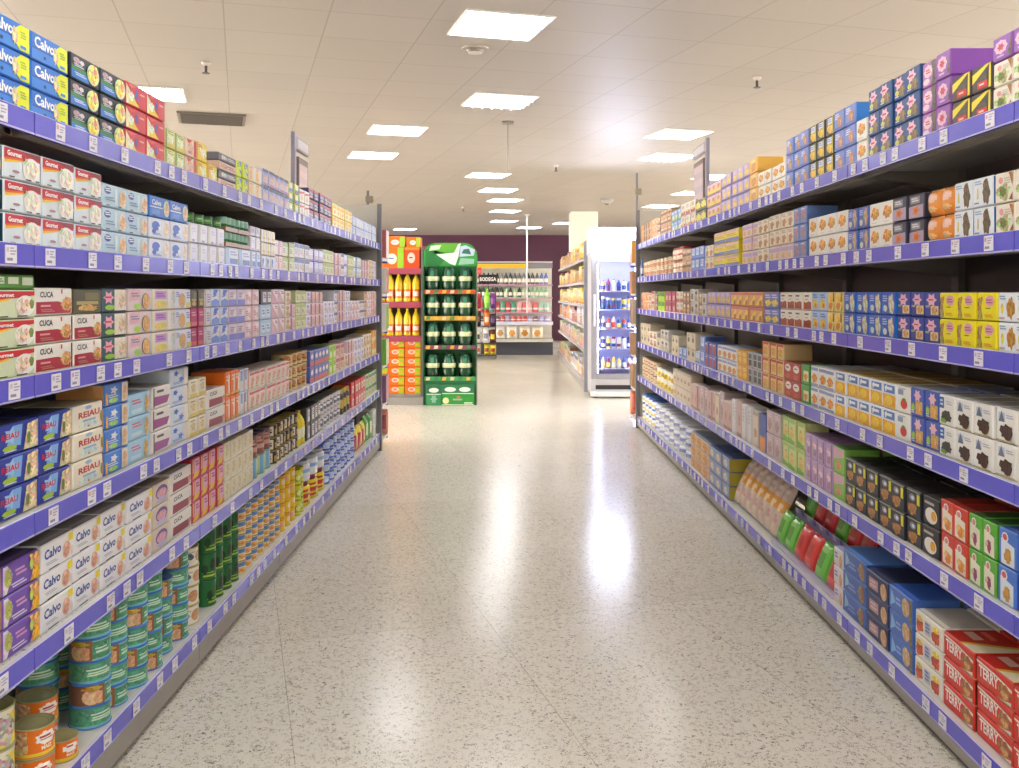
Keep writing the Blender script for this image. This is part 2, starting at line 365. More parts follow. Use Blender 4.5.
design('white_box', 'card', 'milk_carton', CA, 'plain white carton with lilac seal', '#eeeef6', [e(.5, .08, .2, .07, '#b9aed4'), r(0, 0, .16, 1, '#d9d6b0'), lines(.3, .5, .85, .8, 2, '#d6d6ea')], top='#dcdce8')
design('green_can', 'tin', 'vegetable_tin', TI, 'small dark green tin', '#2c5a34', [e(.5, .5, .3, .36, '#5aa04a'), lines(.3, .4, .7, .62, 1, '#dfe8c8')], lid='#46604a')
design('green_tray', 'tray', 'tin_tray', 'tray', 'brown tray of green tins', '#2f7a3c', [r(0, .3, 1, .7, '#86b8a0')], d=.15)
design('bluewhite_pack', 'card', 'milk_carton', CA, 'white and sky blue carton', '#e8eef8', [r(0, 0, .25, 1, '#9cc0e8'), r(.3, .08, .95, .4, '#5a7cc8'), lines(.32, .55, .9, .85, 2, '#a0aed8')], top='#c8d4e8')
design('greywhite_pack', 'card', 'milk_carton', CA, 'greyish white carton', '#cfccd6', [lines(.2, .3, .85, .8, 3, '#8f8aa8'), r(0, 0, .1, 1, '#a8a6b8')], top='#b0aebc')
design('cream_yellow', 'card', 'milk_carton', CA, 'cream carton with yellow stripe', '#efe9d6', [r(.3, 0, .65, 1, '#ecd24e'), lines(.1, .2, .9, .4, 2, '#c0a860')], top='#e0cf80')
design('pinkwhite_tall', 'card', 'infusion_carton', CA, 'tall white and pink carton', '#f2e2de', [r(.7, 0, 1, 1, '#e8b6b0'), lines(.1, .55, .65, .85, 2, '#c87888')], top='#e6d0cc')

design('cuca', 'card', 'seafood_carton', CA, 'white seafood carton with crimson half', '#efece2',
       [p([(0, 0), (.98, 0), (.98, .3), (.6, .5), (0, .48)], '#b01e34'), t('CUCA', .1, .66, .46, .9, '#20202a'), e(.84, .38, .15, .33, '#d9a765', .6), e(.84, .28, .08, .14, '#b8802e', .4), lines(.1, .25, .45, .38, 1, '#e9a8a8'), lines(.1, .06, .5, .2, 2, '#c8866a'), r(.66, .82, .7, 1, '#c03048')], top='#cdbfae', side='#5a201c')
design('olive_box', 'card', 'olive_carton', CA, 'dark olive carton', '#57512c', [r(.1, .35, .9, .5, '#b7a65a'), e(.5, .2, .36, .15, '#d6a452', .5), r(.4, .55, .9, .9, '#7a7440')], top='#3a3620')
design('starpink', 'card', 'seafood_carton', CA, 'teal carton with pink star', '#31565e', [p([(.5, 0), (.5, 1), (1, 1), (1, 0)], '#efe2cd', .15), star(.26, .62, .34, '#f0a8bc', .7), lines(.1, .55, .44, .7, 1, '#c83c5c'), e(.3, .16, .2, .12, '#9cd02c'), e(.78, .45, .1, .34, '#e0bfa4', .5), e(.92, .5, .06, .3, '#d6c694', .5)], top='#3a5a60')
design('pinklime_oval', 'card', 'seafood_carton', CA, 'pinkish carton with tan oval', '#ead8d6', [p([(0, .4), (.5, .5), (.5, 1), (0, 1)], '#e9b9c2', .15), lines(.06, .62, .48, .86, 2, '#8c8aa8'), e(.36, .17, .15, .15, '#a6dc28'), e(.76, .42, .2, .42, '#5b4a40'), e(.78, .42, .18, .4, '#dcab68', .4), r(.95, 0, 1, 1, '#dfe2e8')], top='#b8a8a0')
design('purpleyellow', 'card', 'seafood_carton', CA, 'cream carton with lilac square', '#e9e0c8', [r(.1, .52, .6, .94, '#c890d4'), lines(.15, .6, .55, .86, 2, '#8a50a8'), e(.35, .24, .28, .18, '#e2c85a', .4), r(.66, 0, .8, 1, '#f2f0ec'), e(.9, .5, .1, .42, '#cdd6cc', .4)], top='#bba8b8')
design('whitetan', 'card', 'seafood_carton', CA, 'white carton with tan fillet', '#e6e8f0', [e(.45, .42, .22, .42, '#d7a861', .4), lines(.05, .6, .3, .9, 3, '#7c8cc4'), r(.7, 0, 1, .3, '#d8d27c'), lines(.7, .5, .95, .9, 3, '#7b88b4')], top='#b8bcc8')
design('crimson_box', 'card', 'seafood_carton', CA, 'crimson seafood carton', '#b0285c', [lines(.1, .55, .9, .85, 2, '#e0a0b8'), r(0, 0, 1, .25, '#d86a70')], top='#861c40')
design('palegrey_box', 'card', 'seafood_carton', CA, 'pale grey carton with brown rim', '#ddd9de', [r(0, 0, .12, 1, '#b49480'), lines(.25, .2, .9, .8, 4, '#9c94a8')], top='#b8b4b8')
design('bluewave', 'card', 'mussel_carton', CA, 'blue and white mussel carton', '#dfe7f7', [p([(0, 0), (1, 0), (1, .3), (.6, .45), (0, .3)], '#6f92e0'), p([(.3, 1), (.9, 1), (.5, .55), (.2, .7)], '#3f6fd8'), e(.75, .6, .18, .2, '#f0d8cc', .5), lines(.1, .5, .45, .66, 1, '#b07c9c')], top='#8ba4d8')
design('lilacblue', 'card', 'mussel_carton', CA, 'lilac mussel carton with blue foot', '#dccfe6', [r(0, 0, 1, .36, '#7d7fd6'), lines(.1, .5, .9, .85, 3, '#a87c98'), e(.7, .6, .2, .2, '#f2e4d8', .4)], top='#a898c0')
design('pinkwhite', 'card', 'cockle_carton', CA, 'pink and white cockle carton', '#efcfd6', [r(.4, .08, .9, .9, '#f8eef0'), lines(.1, .3, .6, .7, 3, '#cf7c92'), e(.7, .35, .15, .2, '#e0b49c', .5)], top='#d0a8b4')
design('blackwhite_box', 'card', 'cockle_carton', CA, 'black and white cockle carton', '#33323a', [r(.35, .1, .95, .9, '#e2dede'), lines(.4, .4, .9, .8, 3, '#5a5660')], top='#22222a')
design('skyblue_box', 'card', 'cockle_carton', CA, 'sky blue cockle carton', '#bcd6ec', [r(.2, .15, .8, .8, '#e2eef6'), lines(.25, .3, .75, .7, 2, '#5a8cc0')], top='#9ab4d0')
design('tinypack_green', 'card', 'pea_carton', CA, 'low green three-tin carton', '#56962c', [r(.05, .3, .3, .9, '#dfe8cc'), r(.38, .3, .62, .9, '#e4ecd6'), r(.7, .2, .96, .9, '#cfdcc0'), lines(.08, .4, .28, .8, 2, '#7a9a60')], top='#3c5a24', d=.09)

design('reiau_blue', 'card', 'clam_carton', CA, 'deep blue carton with clams picture', '#2a3ea6',
       [p([(.2, .3), (.35, .95), (.6, .95), (.55, .2)], '#7fb4ea'), star(.3, .62, .36, '#9cccf4', .5, 5), t('REIAU', .06, .5, .5, .72, '#d8283c', .06), p([(.62, 0), (.72, .9), (1, 1), (1, 0)], '#dcc79c', .5), e(.75, .4, .05, .22, '#6f7c34', .3), e(.88, .35, .08, .3, '#e8d2ac', .6), e(.25, .2, .18, .1, '#a8cc2c'), lines(.1, .04, .5, .12, 1, '#cfdcf4')], top='#141c48', side='#1a2050')
design('reiau_cream', 'card', 'clam_carton', CA, 'cream carton with red lettering', '#efe8d4',
       [e(.5, .9, .12, .08, '#9cc0e0'), t('REIAU', .15, .5, .9, .76, '#c8343c', .06), r(.3, .34, .75, .42, '#8cb4dc'), e(.5, .2, .34, .12, '#cfe0dc', .3), r(.45, .1, .52, .18, '#e0882c'), e(.95, .4, .04, .24, '#a8942c')], top='#b8ac90')
design('blue_figures', 'card', 'sardine_carton', CA, 'bright blue carton with pale swirls', '#4a86dc', [star(.4, .68, .22, '#f2f0f4', .8, 5), lines(.12, .3, .6, .5, 2, '#dfe8f4'), e(.35, .18, .2, .12, '#a8d068', .4), r(.72, 0, 1, 1, '#e9dcca'), e(.86, .45, .1, .4, '#d9b48e', .4), r(0, 0, .1, .6, '#e0a060', .3)], top='#2f5aa8', side='#d9a46a')
design('aqua_tan', 'card', 'sardine_carton', CA, 'light aqua carton with tan side', '#a9d4ec', [lines(.12, .5, .62, .78, 2, '#d86c84'), e(.84, .45, .12, .4, '#d8ab62', .5), r(.1, .1, .6, .3, '#cfe8f2')], top='#7ca4bc')
design('whiteplum', 'card', 'pate_carton', CA, 'white carton with plum block', '#ebe6e0', [p([(.05, .08), (.8, .12), (.95, .5), (.08, .55)], '#a04a90'), lines(.2, .66, .7, .88, 1, '#4a4450'), r(0, 0, .06, 1, '#5a5230')], top='#b8b0b0')
design('delft', 'card', 'pate_carton', CA, 'white carton with cobalt flowers', '#dce6f4', [star(.3, .75, .2, '#3a6cd0', .8, 5), star(.6, .35, .22, '#4a7ad8', .8, 5), r(.75, 0, 1, 1, '#f0e6e0'), lines(.1, .1, .7, .25, 2, '#88a4d8')], top='#a8b8d4')
design('cream_plain', 'card', 'pate_carton', CA, 'pale cream carton with yellow foot', '#eae2c8', [r(0, 0, 1, .2, '#e3cc58'), e(.5, .55, .3, .25, '#d8bf90', .6), lines(.1, .82, .9, .95, 1, '#a89a78')], top='#c4b890')
design('orange_tall', 'card', 'rice_carton', CA, 'tall orange carton', '#ee7424', [r(.55, .1, .95, .9, '#f6d8c4', .2), lines(.1, .6, .5, .9, 2, '#f8e4d4'), r(0, 0, 1, .1, '#e8c060')], top='#d85a10')
design('whiteblue_tall', 'card', 'rice_carton', CA, 'tall white and blue carton', '#dfe8f2', [r(0, .5, .5, 1, '#7aa8d8'), r(.8, 0, 1, 1, '#d05c6c'), e(.5, .28, .3, .16, '#eadcc8', .5)], top='#a8c0dc')
design('pinkcream', 'card', 'rice_carton', CA, 'cream carton with pink scene', '#f0e2d2', [e(.5, .5, .36, .3, '#e3a090', .8), r(0, .85, 1, 1, '#d35a68'), lines(.1, .05, .9, .2, 1, '#c8a080')], top='#e4d2c4')
design('gold_tin', 'tin', 'pate_tin', TI, 'gold and cream tin', '#dcc9a0', [e(.5, .5, .3, .34, '#c48c50', .8), lines(.25, .2, .75, .4, 1, '#7c5a38')], lid='#c4a254')
design('bluered_pack', 'card', 'pate_carton', CA, 'blue and red patterned carton', '#5a68bc', [r(0, 0, 1, .3, '#d3604c'), e(.5, .65, .3, .22, '#e8dfd4', .7)], top='#46508c')
design('lime_pack', 'card', 'pate_carton', CA, 'lime green carton', '#b6dc48', [r(.2, .1, .8, .5, '#e9efcc'), lines(.15, .6, .85, .9, 2, '#5c9030')], top='#8cb838')
design('orange_yellow_end', 'card', 'pate_carton', CA, 'orange and yellow carton', '#eebb4a', [r(0, .5, .6, 1, '#d98a2e'), e(.6, .3, .3, .2, '#f2e4c0', .6)], top='#c89a30')

design('purple_cashew', 'card', 'squid_carton', CA, 'purple carton with cashew picture', '#7a58b8',
       [p([(0, 1), (.12, 1), (.26, .6), (.1, 0), (0, 0)], '#d8cfe0', .4), e(.14, .55, .1, .34, '#b8bc64', .4), lines(.32, .45, .66, .75, 2, '#d8a0d0'), lines(.2, .1, .66, .3, 2, '#e2d8f0'), p([(.72, 0), (.84, .5), (.7, 1), (1, 1), (1, 0)], '#dfa968', .7), e(.9, .2, .1, .3, '#e8b21e', .5), e(.76, .62, .06, .2, '#c8d060', .3)], top='#4a3870', side='#c8a060')
design('yellow_edge', 'card', 'squid_carton', CA, 'gold carton with dark edge', '#e2b832', [r(.5, 0, 1, 1, '#d89c60', .6), r(0, .3, .4, .8, '#54401c')], top='#7a6420', side='#4a4020')
design('calvo_white', 'card', 'tuna_multipack', TM, 'white tuna pack with navy script', '#f1f0f2',
       [t('Calvo', .06, .42, .6, .8, '#27479c', .08), e(.78, .4, .14, .34, '#e9b9a0', .35), e(.78, .34, .09, .2, '#d99a84', .3), p([(.84, .68), (.84, 1), (1, 1), (1, .7)], '#f2e028'), lines(.08, .18, .5, .32, 2, '#b8bcc8'), r(.16, 0, .5, .04, '#3a3a44'), e(.93, .3, .05, .2, '#e0dcd8')], top='#9a9694')
design('roundpink', 'card', 'octopus_carton', CA, 'beige carton with purple roundel', '#dccbb8', [e(.5, .55, .36, .36, '#6d4a92'), e(.5, .5, .3, .24, '#e2a0b4', .4), e(.5, .18, .34, .14, '#c8c0dc'), r(.85, 0, 1, 1, '#e6dcc8')], top='#a8988c')
design('cuca_maroon', 'card', 'octopus_carton', CA, 'white octopus carton with maroon block', '#ece6de', [p([(.1, .06), (.85, .06), (.98, .45), (.12, .5)], '#932a40'), t('CUCA', .15, .66, .55, .88, '#3a3038', .1), e(.92, .3, .08, .2, '#caa088', .5)], top='#a89c94')
design('redyellow', 'card', 'pepper_carton', CA, 'red, pink and yellow carton', '#d04258', [p([(.25, .2), (.95, .4), (.95, 1), (.3, 1)], '#e8a8c8'), p([(0, 0), (.7, .05), (1, .35), (.3, .3)], '#f2c418'), lines(.4, .6, .9, .9, 2, '#a83c68'), r(0, .3, .15, 1, '#ecc22c')], top='#a83444')
design('cream_stack', 'card', 'asparagus_carton', CA, 'cream asparagus carton', '#e8ddc0', [e(.5, .5, .3, .3, '#d8c498', .7), lines(.15, .7, .85, .92, 2, '#c4b894'), r(0, 0, 1, .08, '#f4eedc')], top='#cfc4a4')
design('greenblue_can', 'tin', 'asparagus_tin', TI, 'pale green and blue tin', '#c8d8a0', [r(.5, 0, .75, 1, '#7ab4dc'), r(.2, .2, .42, .8, '#e4ecd0')], lid='#98a878')
design('brown_can', 'tin', 'asparagus_tin', TI, 'brown tin with pale band', '#8f5c50', [r(0, .25, 1, .45, '#d2a094'), lines(.3, .55, .7, .85, 2, '#c89a8c')], lid='#6e6878')
design('blackgold_tin', 'tin', 'olive_tin', TI, 'black, white and gold olive tin', '#2e2c28', [r(.15, .1, .5, .9, '#e2dcca'), r(.6, .2, .85, .7, '#b99848'), lines(.2, .3, .45, .7, 2, '#4a4438')], lid='#bba25c')
design('yellow_jar', 'bottle', 'oil_bottle', 'bottle', 'yellow oil bottle', '#efda2e', [r(0, .2, 1, .5, '#f4f0c8')], lid='#e8c81c')
design('greywhite_can', 'tin', 'olive_tin', TI, 'white and grey olive tin', '#d8d5d4', [r(.3, .2, .75, .75, '#7c7c84'), lines(.35, .35, .7, .65, 1, '#f2f2f2')], lid='#b4b4ac')
design('blackgold_jar', 'jar', 'olive_jar', 'jar', 'dark olive jar with gold lid', '#4a3c1c', [r(.2, .25, .8, .75, '#d8b848')], lid='#c49a2c')
design('redwhite_pack', 'card', 'pepper_carton', CA, 'red and white pepper carton', '#d83a40', [r(.35, .1, .95, .7, '#f0e8e0'), e(.65, .35, .2, .18, '#c8a860', .6)], top='#b02c30')
design('greenwhite_pack', 'card', 'pepper_carton', CA, 'green and white pepper carton', '#cfdcb8', [r(0, .6, 1, .9, '#4f8a4a'), e(.5, .3, .3, .2, '#d8a878', .6)], top='#7ca46c')

OR_ = [r(0, .02, 1, .14, '#f0cf3a'), p([(0, .1), (.24, .2), (.22, .95), (0, .95)], '#e4bf8c', .5), star(.62, .64, .26, '#f6f2ec', 1.0, 7, .8), lines(.46, .54, .8, .74, 2, '#b4344c'), t('MAIZ', .5, .24, .74, .38, '#fff4e0'), e(.9, .28, .07, .13, '#f2c21e')]
design('orange_tin', 'tin', 'vegetable_tin', TI, 'big orange tin with white cloud', '#ee7a1e', OR_, lid='#b8b07c')
design('yellow_tin', 'tin', 'vegetable_tin', TI, 'big yellow tin with mushrooms', '#f0d228', [e(.7, .45, .26, .4, '#b8aca4', .7), p([(0, .8), (1, .9), (1, 1), (0, 1)], '#d8d2c4')], lid='#a8a470')
CH = [p([(.52, 0), (.52, 1), (1, 1), (1, 0)], '#8cc8c4'), r(.5, .08, 1, .92, '#4f9a78', .5), lines(.56, .3, .94, .66, 2, '#cfe8d0'), e(.24, .42, .2, .4, '#e6c09a', .3), e(.4, .35, .12, .32, '#dca880', .3), e(.24, .82, .2, .14, '#c8a03c', .5), r(.46, 0, .52, 1, '#9a6038')]
design('chunks_tin', 'tin', 'tuna_tin', TI, 'tuna tin with chunks picture', '#8a6450', CH, lid='#4f88d8')
design('chunks_green', 'tin', 'tuna_tin', TI, 'teal tuna tin with blue lid', '#4f9880', [r(0, .1, 1, .9, '#58a080', .5), lines(.2, .3, .8, .7, 3, '#d0e8d0'), r(0, 0, 1, .1, '#7cc0d8')], lid='#4f88d8')
design('white_big_tin', 'tin', 'chickpea_tin', TI, 'wide white tin with brown seed', '#f0ebda', [e(.66, .48, .17, .34, '#cf9a6c', .25), e(.3, .55, .14, .2, '#5a7474', .6), r(.1, .75, .5, .82, '#c8c0a4')], lid='#d3c48c')
design('forest_tin', 'tin', 'bean_tin', TI, 'tall forest green tin', '#1f6a34', [lines(.2, .05, .8, .3, 2, '#a8c43c'), e(.7, .55, .2, .3, '#2f3c28', .7), e(.3, .4, .12, .2, '#123c1c')], lid='#3c7848')
design('bluecap_tin', 'tin', 'bean_tin', TI, 'cream tin with blue band', '#ecd9a8', [r(.05, .62, .95, .98, '#5a8ac8'), e(.5, .3, .3, .24, '#e0a860', .5), r(0, 0, 1, .08, '#f6efd8')], lid='#d4c080')
design('sunny_tin', 'tin', 'corn_tin', TI, 'yellow corn tin with pink dots', '#f0c81e', [e(.3, .5, .14, .2, '#e8a0a0'), e(.7, .5, .14, .2, '#f4e8c8'), r(0, .8, 1, .95, '#e09a1c')], lid='#e4ae20')
design('yellowgreen_tin', 'tin', 'corn_tin', TI, 'yellow-green corn tin', '#d6d22c', [r(.2, .2, .8, .7, '#8cae30'), e(.5, .45, .2, .2, '#f0e890')], lid='#b4b030')
design('red_jar', 'jar', 'chocolate_jar', 'jar', 'yellow and red jar', '#e8cf2c', [r(0, 0, .5, .5, '#b02430'), lines(.1, .1, .9, .9, 4, '#c4282c')], lid='#8a2430')
design('white_bucket', 'jar', 'chocolate_jar', 'jar', 'white bucket with blue band', '#e6e8ec', [r(0, .5, 1, .72, '#8cb0dc')], lid='#b8c0c8')
design('blue_can', 'tin', 'milk_tin', TI, 'cobalt blue tin', '#3566cc', [e(.5, .5, .28, .34, '#c8d4f0', .3), lines(.2, .12, .8, .3, 1, '#e0e8f8')], lid='#b8bcc8')
design('redyellow_bag', 'pouch', 'snack_bag', 'bag', 'yellow and red snack bag', '#ead22a', [r(0, 0, .45, .7, '#b8342c'), r(.55, .3, .9, .7, '#f2ecd0')], d=.07)
design('green_bag', 'pouch', 'snack_bag', 'bag', 'green snack bag', '#4e9c48', [r(.2, .3, .8, .7, '#d8e4b0')], d=.07)
design('white_packet', 'card', 'salt_packet', 'packet', 'white packet with grey print', '#e2e0dc', [lines(.2, .3, .8, .7, 3, '#a8b0a8')], top='#d0d0cc')

# far assorted stock
def busy(key, kind, desc, base, c1, c2, food, style, top=None):
    o = {0: [r(0, .7, 1, 1, c1), e(.68, .38, .26, .28, food, .7), lines(.08, .2, .45, .6, 3, c2)],
         1: [r(.1, .5, .9, .88, c1), lines(.16, .56, .84, .84, 2, base), r(0, 0, 1, .14, c2), e(.5, .3, .28, .16, food, .7)],
         2: [r(0, 0, .4, 1, c1), lines(.05, .5, .36, .85, 3, c2), e(.7, .5, .26, .36, food, .7)],
         3: [p([(0, 0), (1, 0), (0, 1)], c1), e(.36, .3, .24, .22, food, .7), lines(.45, .65, .95, .92, 2, c2)],
         4: [e(.5, .76, .3, .18, c1), e(.5, .32, .38, .28, food, .8), r(.8, .05, .95, .25, c2)]}[style]
    design(key, 'card', kind, CA, desc, base, o, top=top or base)
for a in [('f1', 'anchovy_carton', 'lilac carton with white panel', '#c9c4e6', '#f2f0f8', '#8c82c4', '#e2c8bc', 1),
          ('f2', 'anchovy_carton', 'white carton with navy band', '#e6e6ee', '#4a5690', '#9aa0c4', '#d8b8a0', 0),
          ('f3', 'anchovy_carton', 'pale pink carton with plum bars', '#ecd0d4', '#a85c84', '#8a3c64', '#e0b090', 2),
          ('f4', 'squid_carton', 'pale carton with blue wedge', '#e4e6ee', '#7c92d4', '#4a5ca8', '#d8c0b0', 3),
          ('f5', 'squid_carton', 'cream carton with brown oval', '#e6dcc6', '#b88850', '#7c6048', '#c89868', 4),
          ('f6', 'mussel_carton', 'white carton with lilac oval', '#eceaf2', '#a89ad0', '#c46c8c', '#c8b4c0', 4),
          ('f7', 'mussel_carton', 'grey carton with black block', '#d4d0d4', '#38343c', '#7c7880', '#c4a894', 2),
          ('f8', 'cockle_carton', 'pale lime carton with olive text', '#dce0ac', '#a8b858', '#6a7c34', '#d8c898', 0),
          ('f9', 'cockle_carton', 'rosy carton with crimson band', '#e8c4b8', '#b84858', '#8c3444', '#d8a080', 0),
          ('f10', 'pate_carton', 'sky blue carton with white oval', '#b4cbe6', '#f2f4f8', '#4c70b0', '#e0ccb4', 4),
          ('f11', 'pate_carton', 'white carton with pink wedge', '#f0e8ea', '#e4a0b4', '#b05478', '#d8b0a0', 3),
          ('f12', 'pate_carton', 'tan carton with russet band', '#dcc4a0', '#a8603c', '#74482c', '#c08858', 0),
          ('g1', 'flour_carton', 'cream carton with red band', '#eadfc8', '#b4343c', '#8a5a44', '#d8a868', 0),
          ('g2', 'flour_carton', 'tan carton with dark window', '#d9bb94', '#5c3c34', '#8a4a3c', '#c89058', 2),
          ('g3', 'cereal_carton', 'lilac carton with yellow oval', '#cfc2dc', '#e8cc4c', '#7c6ca8', '#dcae5c', 4),
          ('g4', 'cereal_carton', 'sky blue carton with tan food', '#a9c0e2', '#f0eee8', '#5470b4', '#d8aa70', 1),
          ('g5', 'cereal_carton', 'white carton with brown food', '#ece6dc', '#c48a54', '#8a6a54', '#a8683c', 4),
          ('g6', 'cereal_carton', 'peach carton with orange wedge', '#ecc8a4', '#e08c3c', '#a84c2c', '#d89c50', 3),
          ('g7', 'coffee_carton', 'brown carton with cream oval', '#8c6048', '#e6d8bc', '#4c342c', '#c8a070', 4),
          ('g8', 'coffee_carton', 'plum carton with cream panel', '#7c4860', '#ead8c8', '#c85a5c', '#c89468', 1),
          ('g9', 'dessert_carton', 'pale grey carton with black oval', '#d6d2cc', '#3c3a40', '#7a7068', '#a89484', 4),
          ('g10', 'dessert_carton', 'pale green carton with red wedge', '#ccd8a8', '#c44848', '#5c8444', '#d8b070', 3),
          ('g11', 'dessert_carton', 'white dessert carton with blue wedge', '#e8eaf0', '#5474c0', '#8c98c4', '#e0c090', 3),
          ('g12', 'dessert_carton', 'yellow carton with white panel', '#ecd04c', '#f4f0e4', '#c87c2c', '#d8983c', 1)]: busy(*a)

# right-hand aisle side
W = '#f0eee8'
design('food_white', 'card', 'ready_meal_carton', CA, 'white meal carton with red-brown corner', '#efe8d8', [e(.45, .36, .36, .3, '#b9b07c', .9), e(.4, .36, .2, .18, '#6f7c34', .7), star(.32, .76, .13, '#e8a0a0', 1, 8, .85), lines(.5, .6, .9, .85, 3, '#c8c4b0'), p([(.8, .05), (1, .3), (1, 0)], '#9a5a28', .4), p([(.8, 1), (1, 1), (1, .5)], '#b06a34', .5)], top='#c4b498')
design('purple_box', 'card', 'ready_meal_carton', CA, 'purple meal carton with pink flower', '#9558b4', [star(.42, .55, .34, '#e8c0d4', 1.1, 8, .85), star(.42, .55, .2, '#c8405c', 1.1, 6, .6), lines(.2, .05, .7, .2, 1, '#dcb4e0'), p([(.8, .1), (1, 0), (1, .9)], '#6c5c4c', .6)], top='#7c409c', side='#8448a4')
design('purple_cereal', 'card', 'ready_meal_carton', CA, 'mauve meal carton with dark cereal', '#b878c0', [star(.4, .62, .3, '#ecd0dc', 1.1, 8, .85), lines(.22, .5, .6, .72, 2, '#c0405c'), e(.3, .18, .24, .14, '#ecd8e4'), p([(.66, 0), (.78, .5), (.66, 1), (1, 1), (1, 0)], '#5e4c48', .8)], top='#7c409c')
design('black_yellow', 'card', 'choc_carton', CA, 'black carton with yellow diagonals', '#4c4038', [p([(0, .35), (0, .75), (.75, 1), (.95, 1)], '#f0dc28'), p([(.88, 0), (1, 0), (1, 1), (.92, 1)], '#f0dc28'), p([(.2, .25), (.72, .8), (.84, .3)], '#574a40', .6), r(.3, .06, .84, .34, '#dc3028'), lines(.4, .14, .74, .28, 1, '#f8d0c8')], top='#7c2c88')
design('navy_muesli', 'card', 'muesli_carton', CA, 'navy muesli box with pink star', '#27508c', [star(.4, .68, .34, '#f0c0d0', 1.1, 6, .6), lines(.2, .6, .62, .76, 1, '#c83c6c'), e(.66, .3, .24, .26, '#8c6c4c', .9), e(.28, .26, .16, .12, '#d8cc60', .4), lines(.1, .05, .5, .14, 1, '#d8e0f0')], top='#2858b0')
design('orange_food', 'card', 'ready_meal_carton', CA, 'white carton with orange food', '#f2eee6', [e(.52, .52, .34, .3, '#d58a34', .8), e(.52, .62, .22, .16, '#e8a83c', .7), lines(.2, .04, .8, .14, 1, '#d8d4cc')], top='#d8d0c4')
design('lilac_flecks', 'card', 'muesli_carton', CA, 'blue-lilac box with orange flecks', '#7c92dc', [lines(.08, .55, .6, .9, 3, '#e4e0f0'), e(.62, .4, .24, .34, '#c88a6c', .9), r(0, 0, 1, .12, '#5874cc')], top='#2c6cc8', side='#3c86dc')
design('dark_gold', 'card', 'pasta_carton', CA, 'dark carton with golden pasta', '#4c4a44', [r(.25, .6, .8, .95, '#dfe4f4'), lines(.3, .66, .76, .9, 2, '#8c98d0'), e(.54, .32, .36, .28, '#e8b428', .8), r(.88, 0, 1, 1, '#d8c840')], top='#3c4638')
design('golden_roll', 'tin', 'rusk_pack', 'rusk pack', 'golden rusk roll', '#e6ae3c', [r(.2, .3, .8, .7, '#d8942c', .4)], lid='#d8a848')
design('orangeyellow', 'card', 'rusk_carton', CA, 'amber rusk carton', '#eab64c', [e(.5, .4, .32, .3, '#d88c34', .8), lines(.15, .72, .85, .94, 2, '#f4e4bc')], top='#d8a440')
design('pinkyellow', 'card', 'rusk_carton', CA, 'pink and yellow rusk carton', '#e3c0c4', [r(0, 0, 1, .4, '#e4c44c'), e(.5, .5, .26, .22, '#c8783c', .7), r(0, .9, 1, 1, '#7a5ca0')], top='#c898a4')
design('lilacyellow', 'card', 'cereal_carton', CA, 'lilac carton with amber pasta', '#b9a8d4', [e(.55, .42, .34, .3, '#e2b44c', .8), lines(.1, .74, .8, .95, 2, '#e8c8d8'), r(0, 0, 1, .1, '#5c5ca0')], top='#7c88c4')
design('darkyellow', 'card', 'pasta_carton', CA, 'dark green carton with yellow oval', '#5c5848', [e(.5, .5, .42, .36, '#e4d040', .5), lines(.2, .86, .8, .96, 1, '#c8a8b0')], top='#4c4844')
design('whitered', 'card', 'noodle_carton', CA, 'white noodle carton with red foot', '#ece4d4', [r(0, 0, 1, .32, '#b4444c'), lines(.15, .55, .85, .9, 3, '#8c7c70'), e(.5, .34, .24, .14, '#d8b080', .6)], top='#8a4048')
design('bluegreen', 'card', 'noodle_carton', CA, 'blue and green noodle carton', '#7ca0d4', [r(0, 0, 1, .34, '#9cb47c'), e(.6, .4, .28, .24, '#dcd4b0', .8), lines(.1, .7, .8, .94, 2, '#e4ecf4')], top='#4468a4')
design('tan_dark', 'card', 'noodle_carton', CA, 'tan carton with dark middle', '#d8b088', [r(0, .4, 1, .66, '#5c4440'), e(.5, .2, .34, .16, '#c89058', .7), lines(.1, .74, .9, .94, 1, '#ecd8bc')], top='#48424c')

design('cereal_oval', 'card', 'muesli_carton', CA, 'white muesli box with brown oval', '#e9eef4', [e(.7, .48, .22, .42, '#6c5238', .8), p([(.18, .22), (.28, .28), (.26, .64), (.2, .66)], '#e2d05c'), lines(.06, .76, .5, .94, 2, '#9cb4d0'), lines(.06, .04, .4, .14, 1, '#6c8cb0')], top='#cfd4dc', side='#2c6cb4')
design('orange_pouch', 'pouch', 'pasta_pouch', 'pouch', 'orange pouch with pink label', '#ea9440', [e(.5, .68, .34, .2, '#efc0a8', .1), lines(.28, .6, .72, .76, 2, '#c86458'), e(.5, .25, .3, .12, '#f2c07c', .4), r(0, .94, 1, 1, '#f4b470')], d=.05)
design('navy_flower', 'card', 'gnocchi_carton', CA, 'dark carton with orange flower food', '#3c3c4c', [r(.1, .62, .75, .92, '#8c8c94', .3), lines(.16, .68, .7, .88, 2, '#e0dce0'), p([(0, 0), (1, 0), (1, .55), (0, .5)], '#b9a4c0'), star(.5, .3, .3, '#e88c30', 1.1, 5, .5), e(.5, .3, .12, .12, '#d86424', .5)], top='#2c2c38')
design('vertical_blue', 'card', 'rice_carton', CA, 'blue rice box with tan oval strip', '#5468bc', [e(.74, .5, .18, .46, '#cfa480', .5), lines(.08, .6, .5, .9, 3, '#b8c8f0'), r(.5, 0, .56, 1, '#7c8cd8'), e(.3, .26, .16, .16, '#ded8c0', .4)], top='#3c6cb8', side='#2c74c8')
design('grey_stack', 'card', 'rice_carton', CA, 'blue rice box with red flecks', '#6c88c4', [e(.5, .5, .3, .4, '#b07480', .9), lines(.1, .8, .9, .95, 1, '#c8d4ec')], top='#6c7ca4')
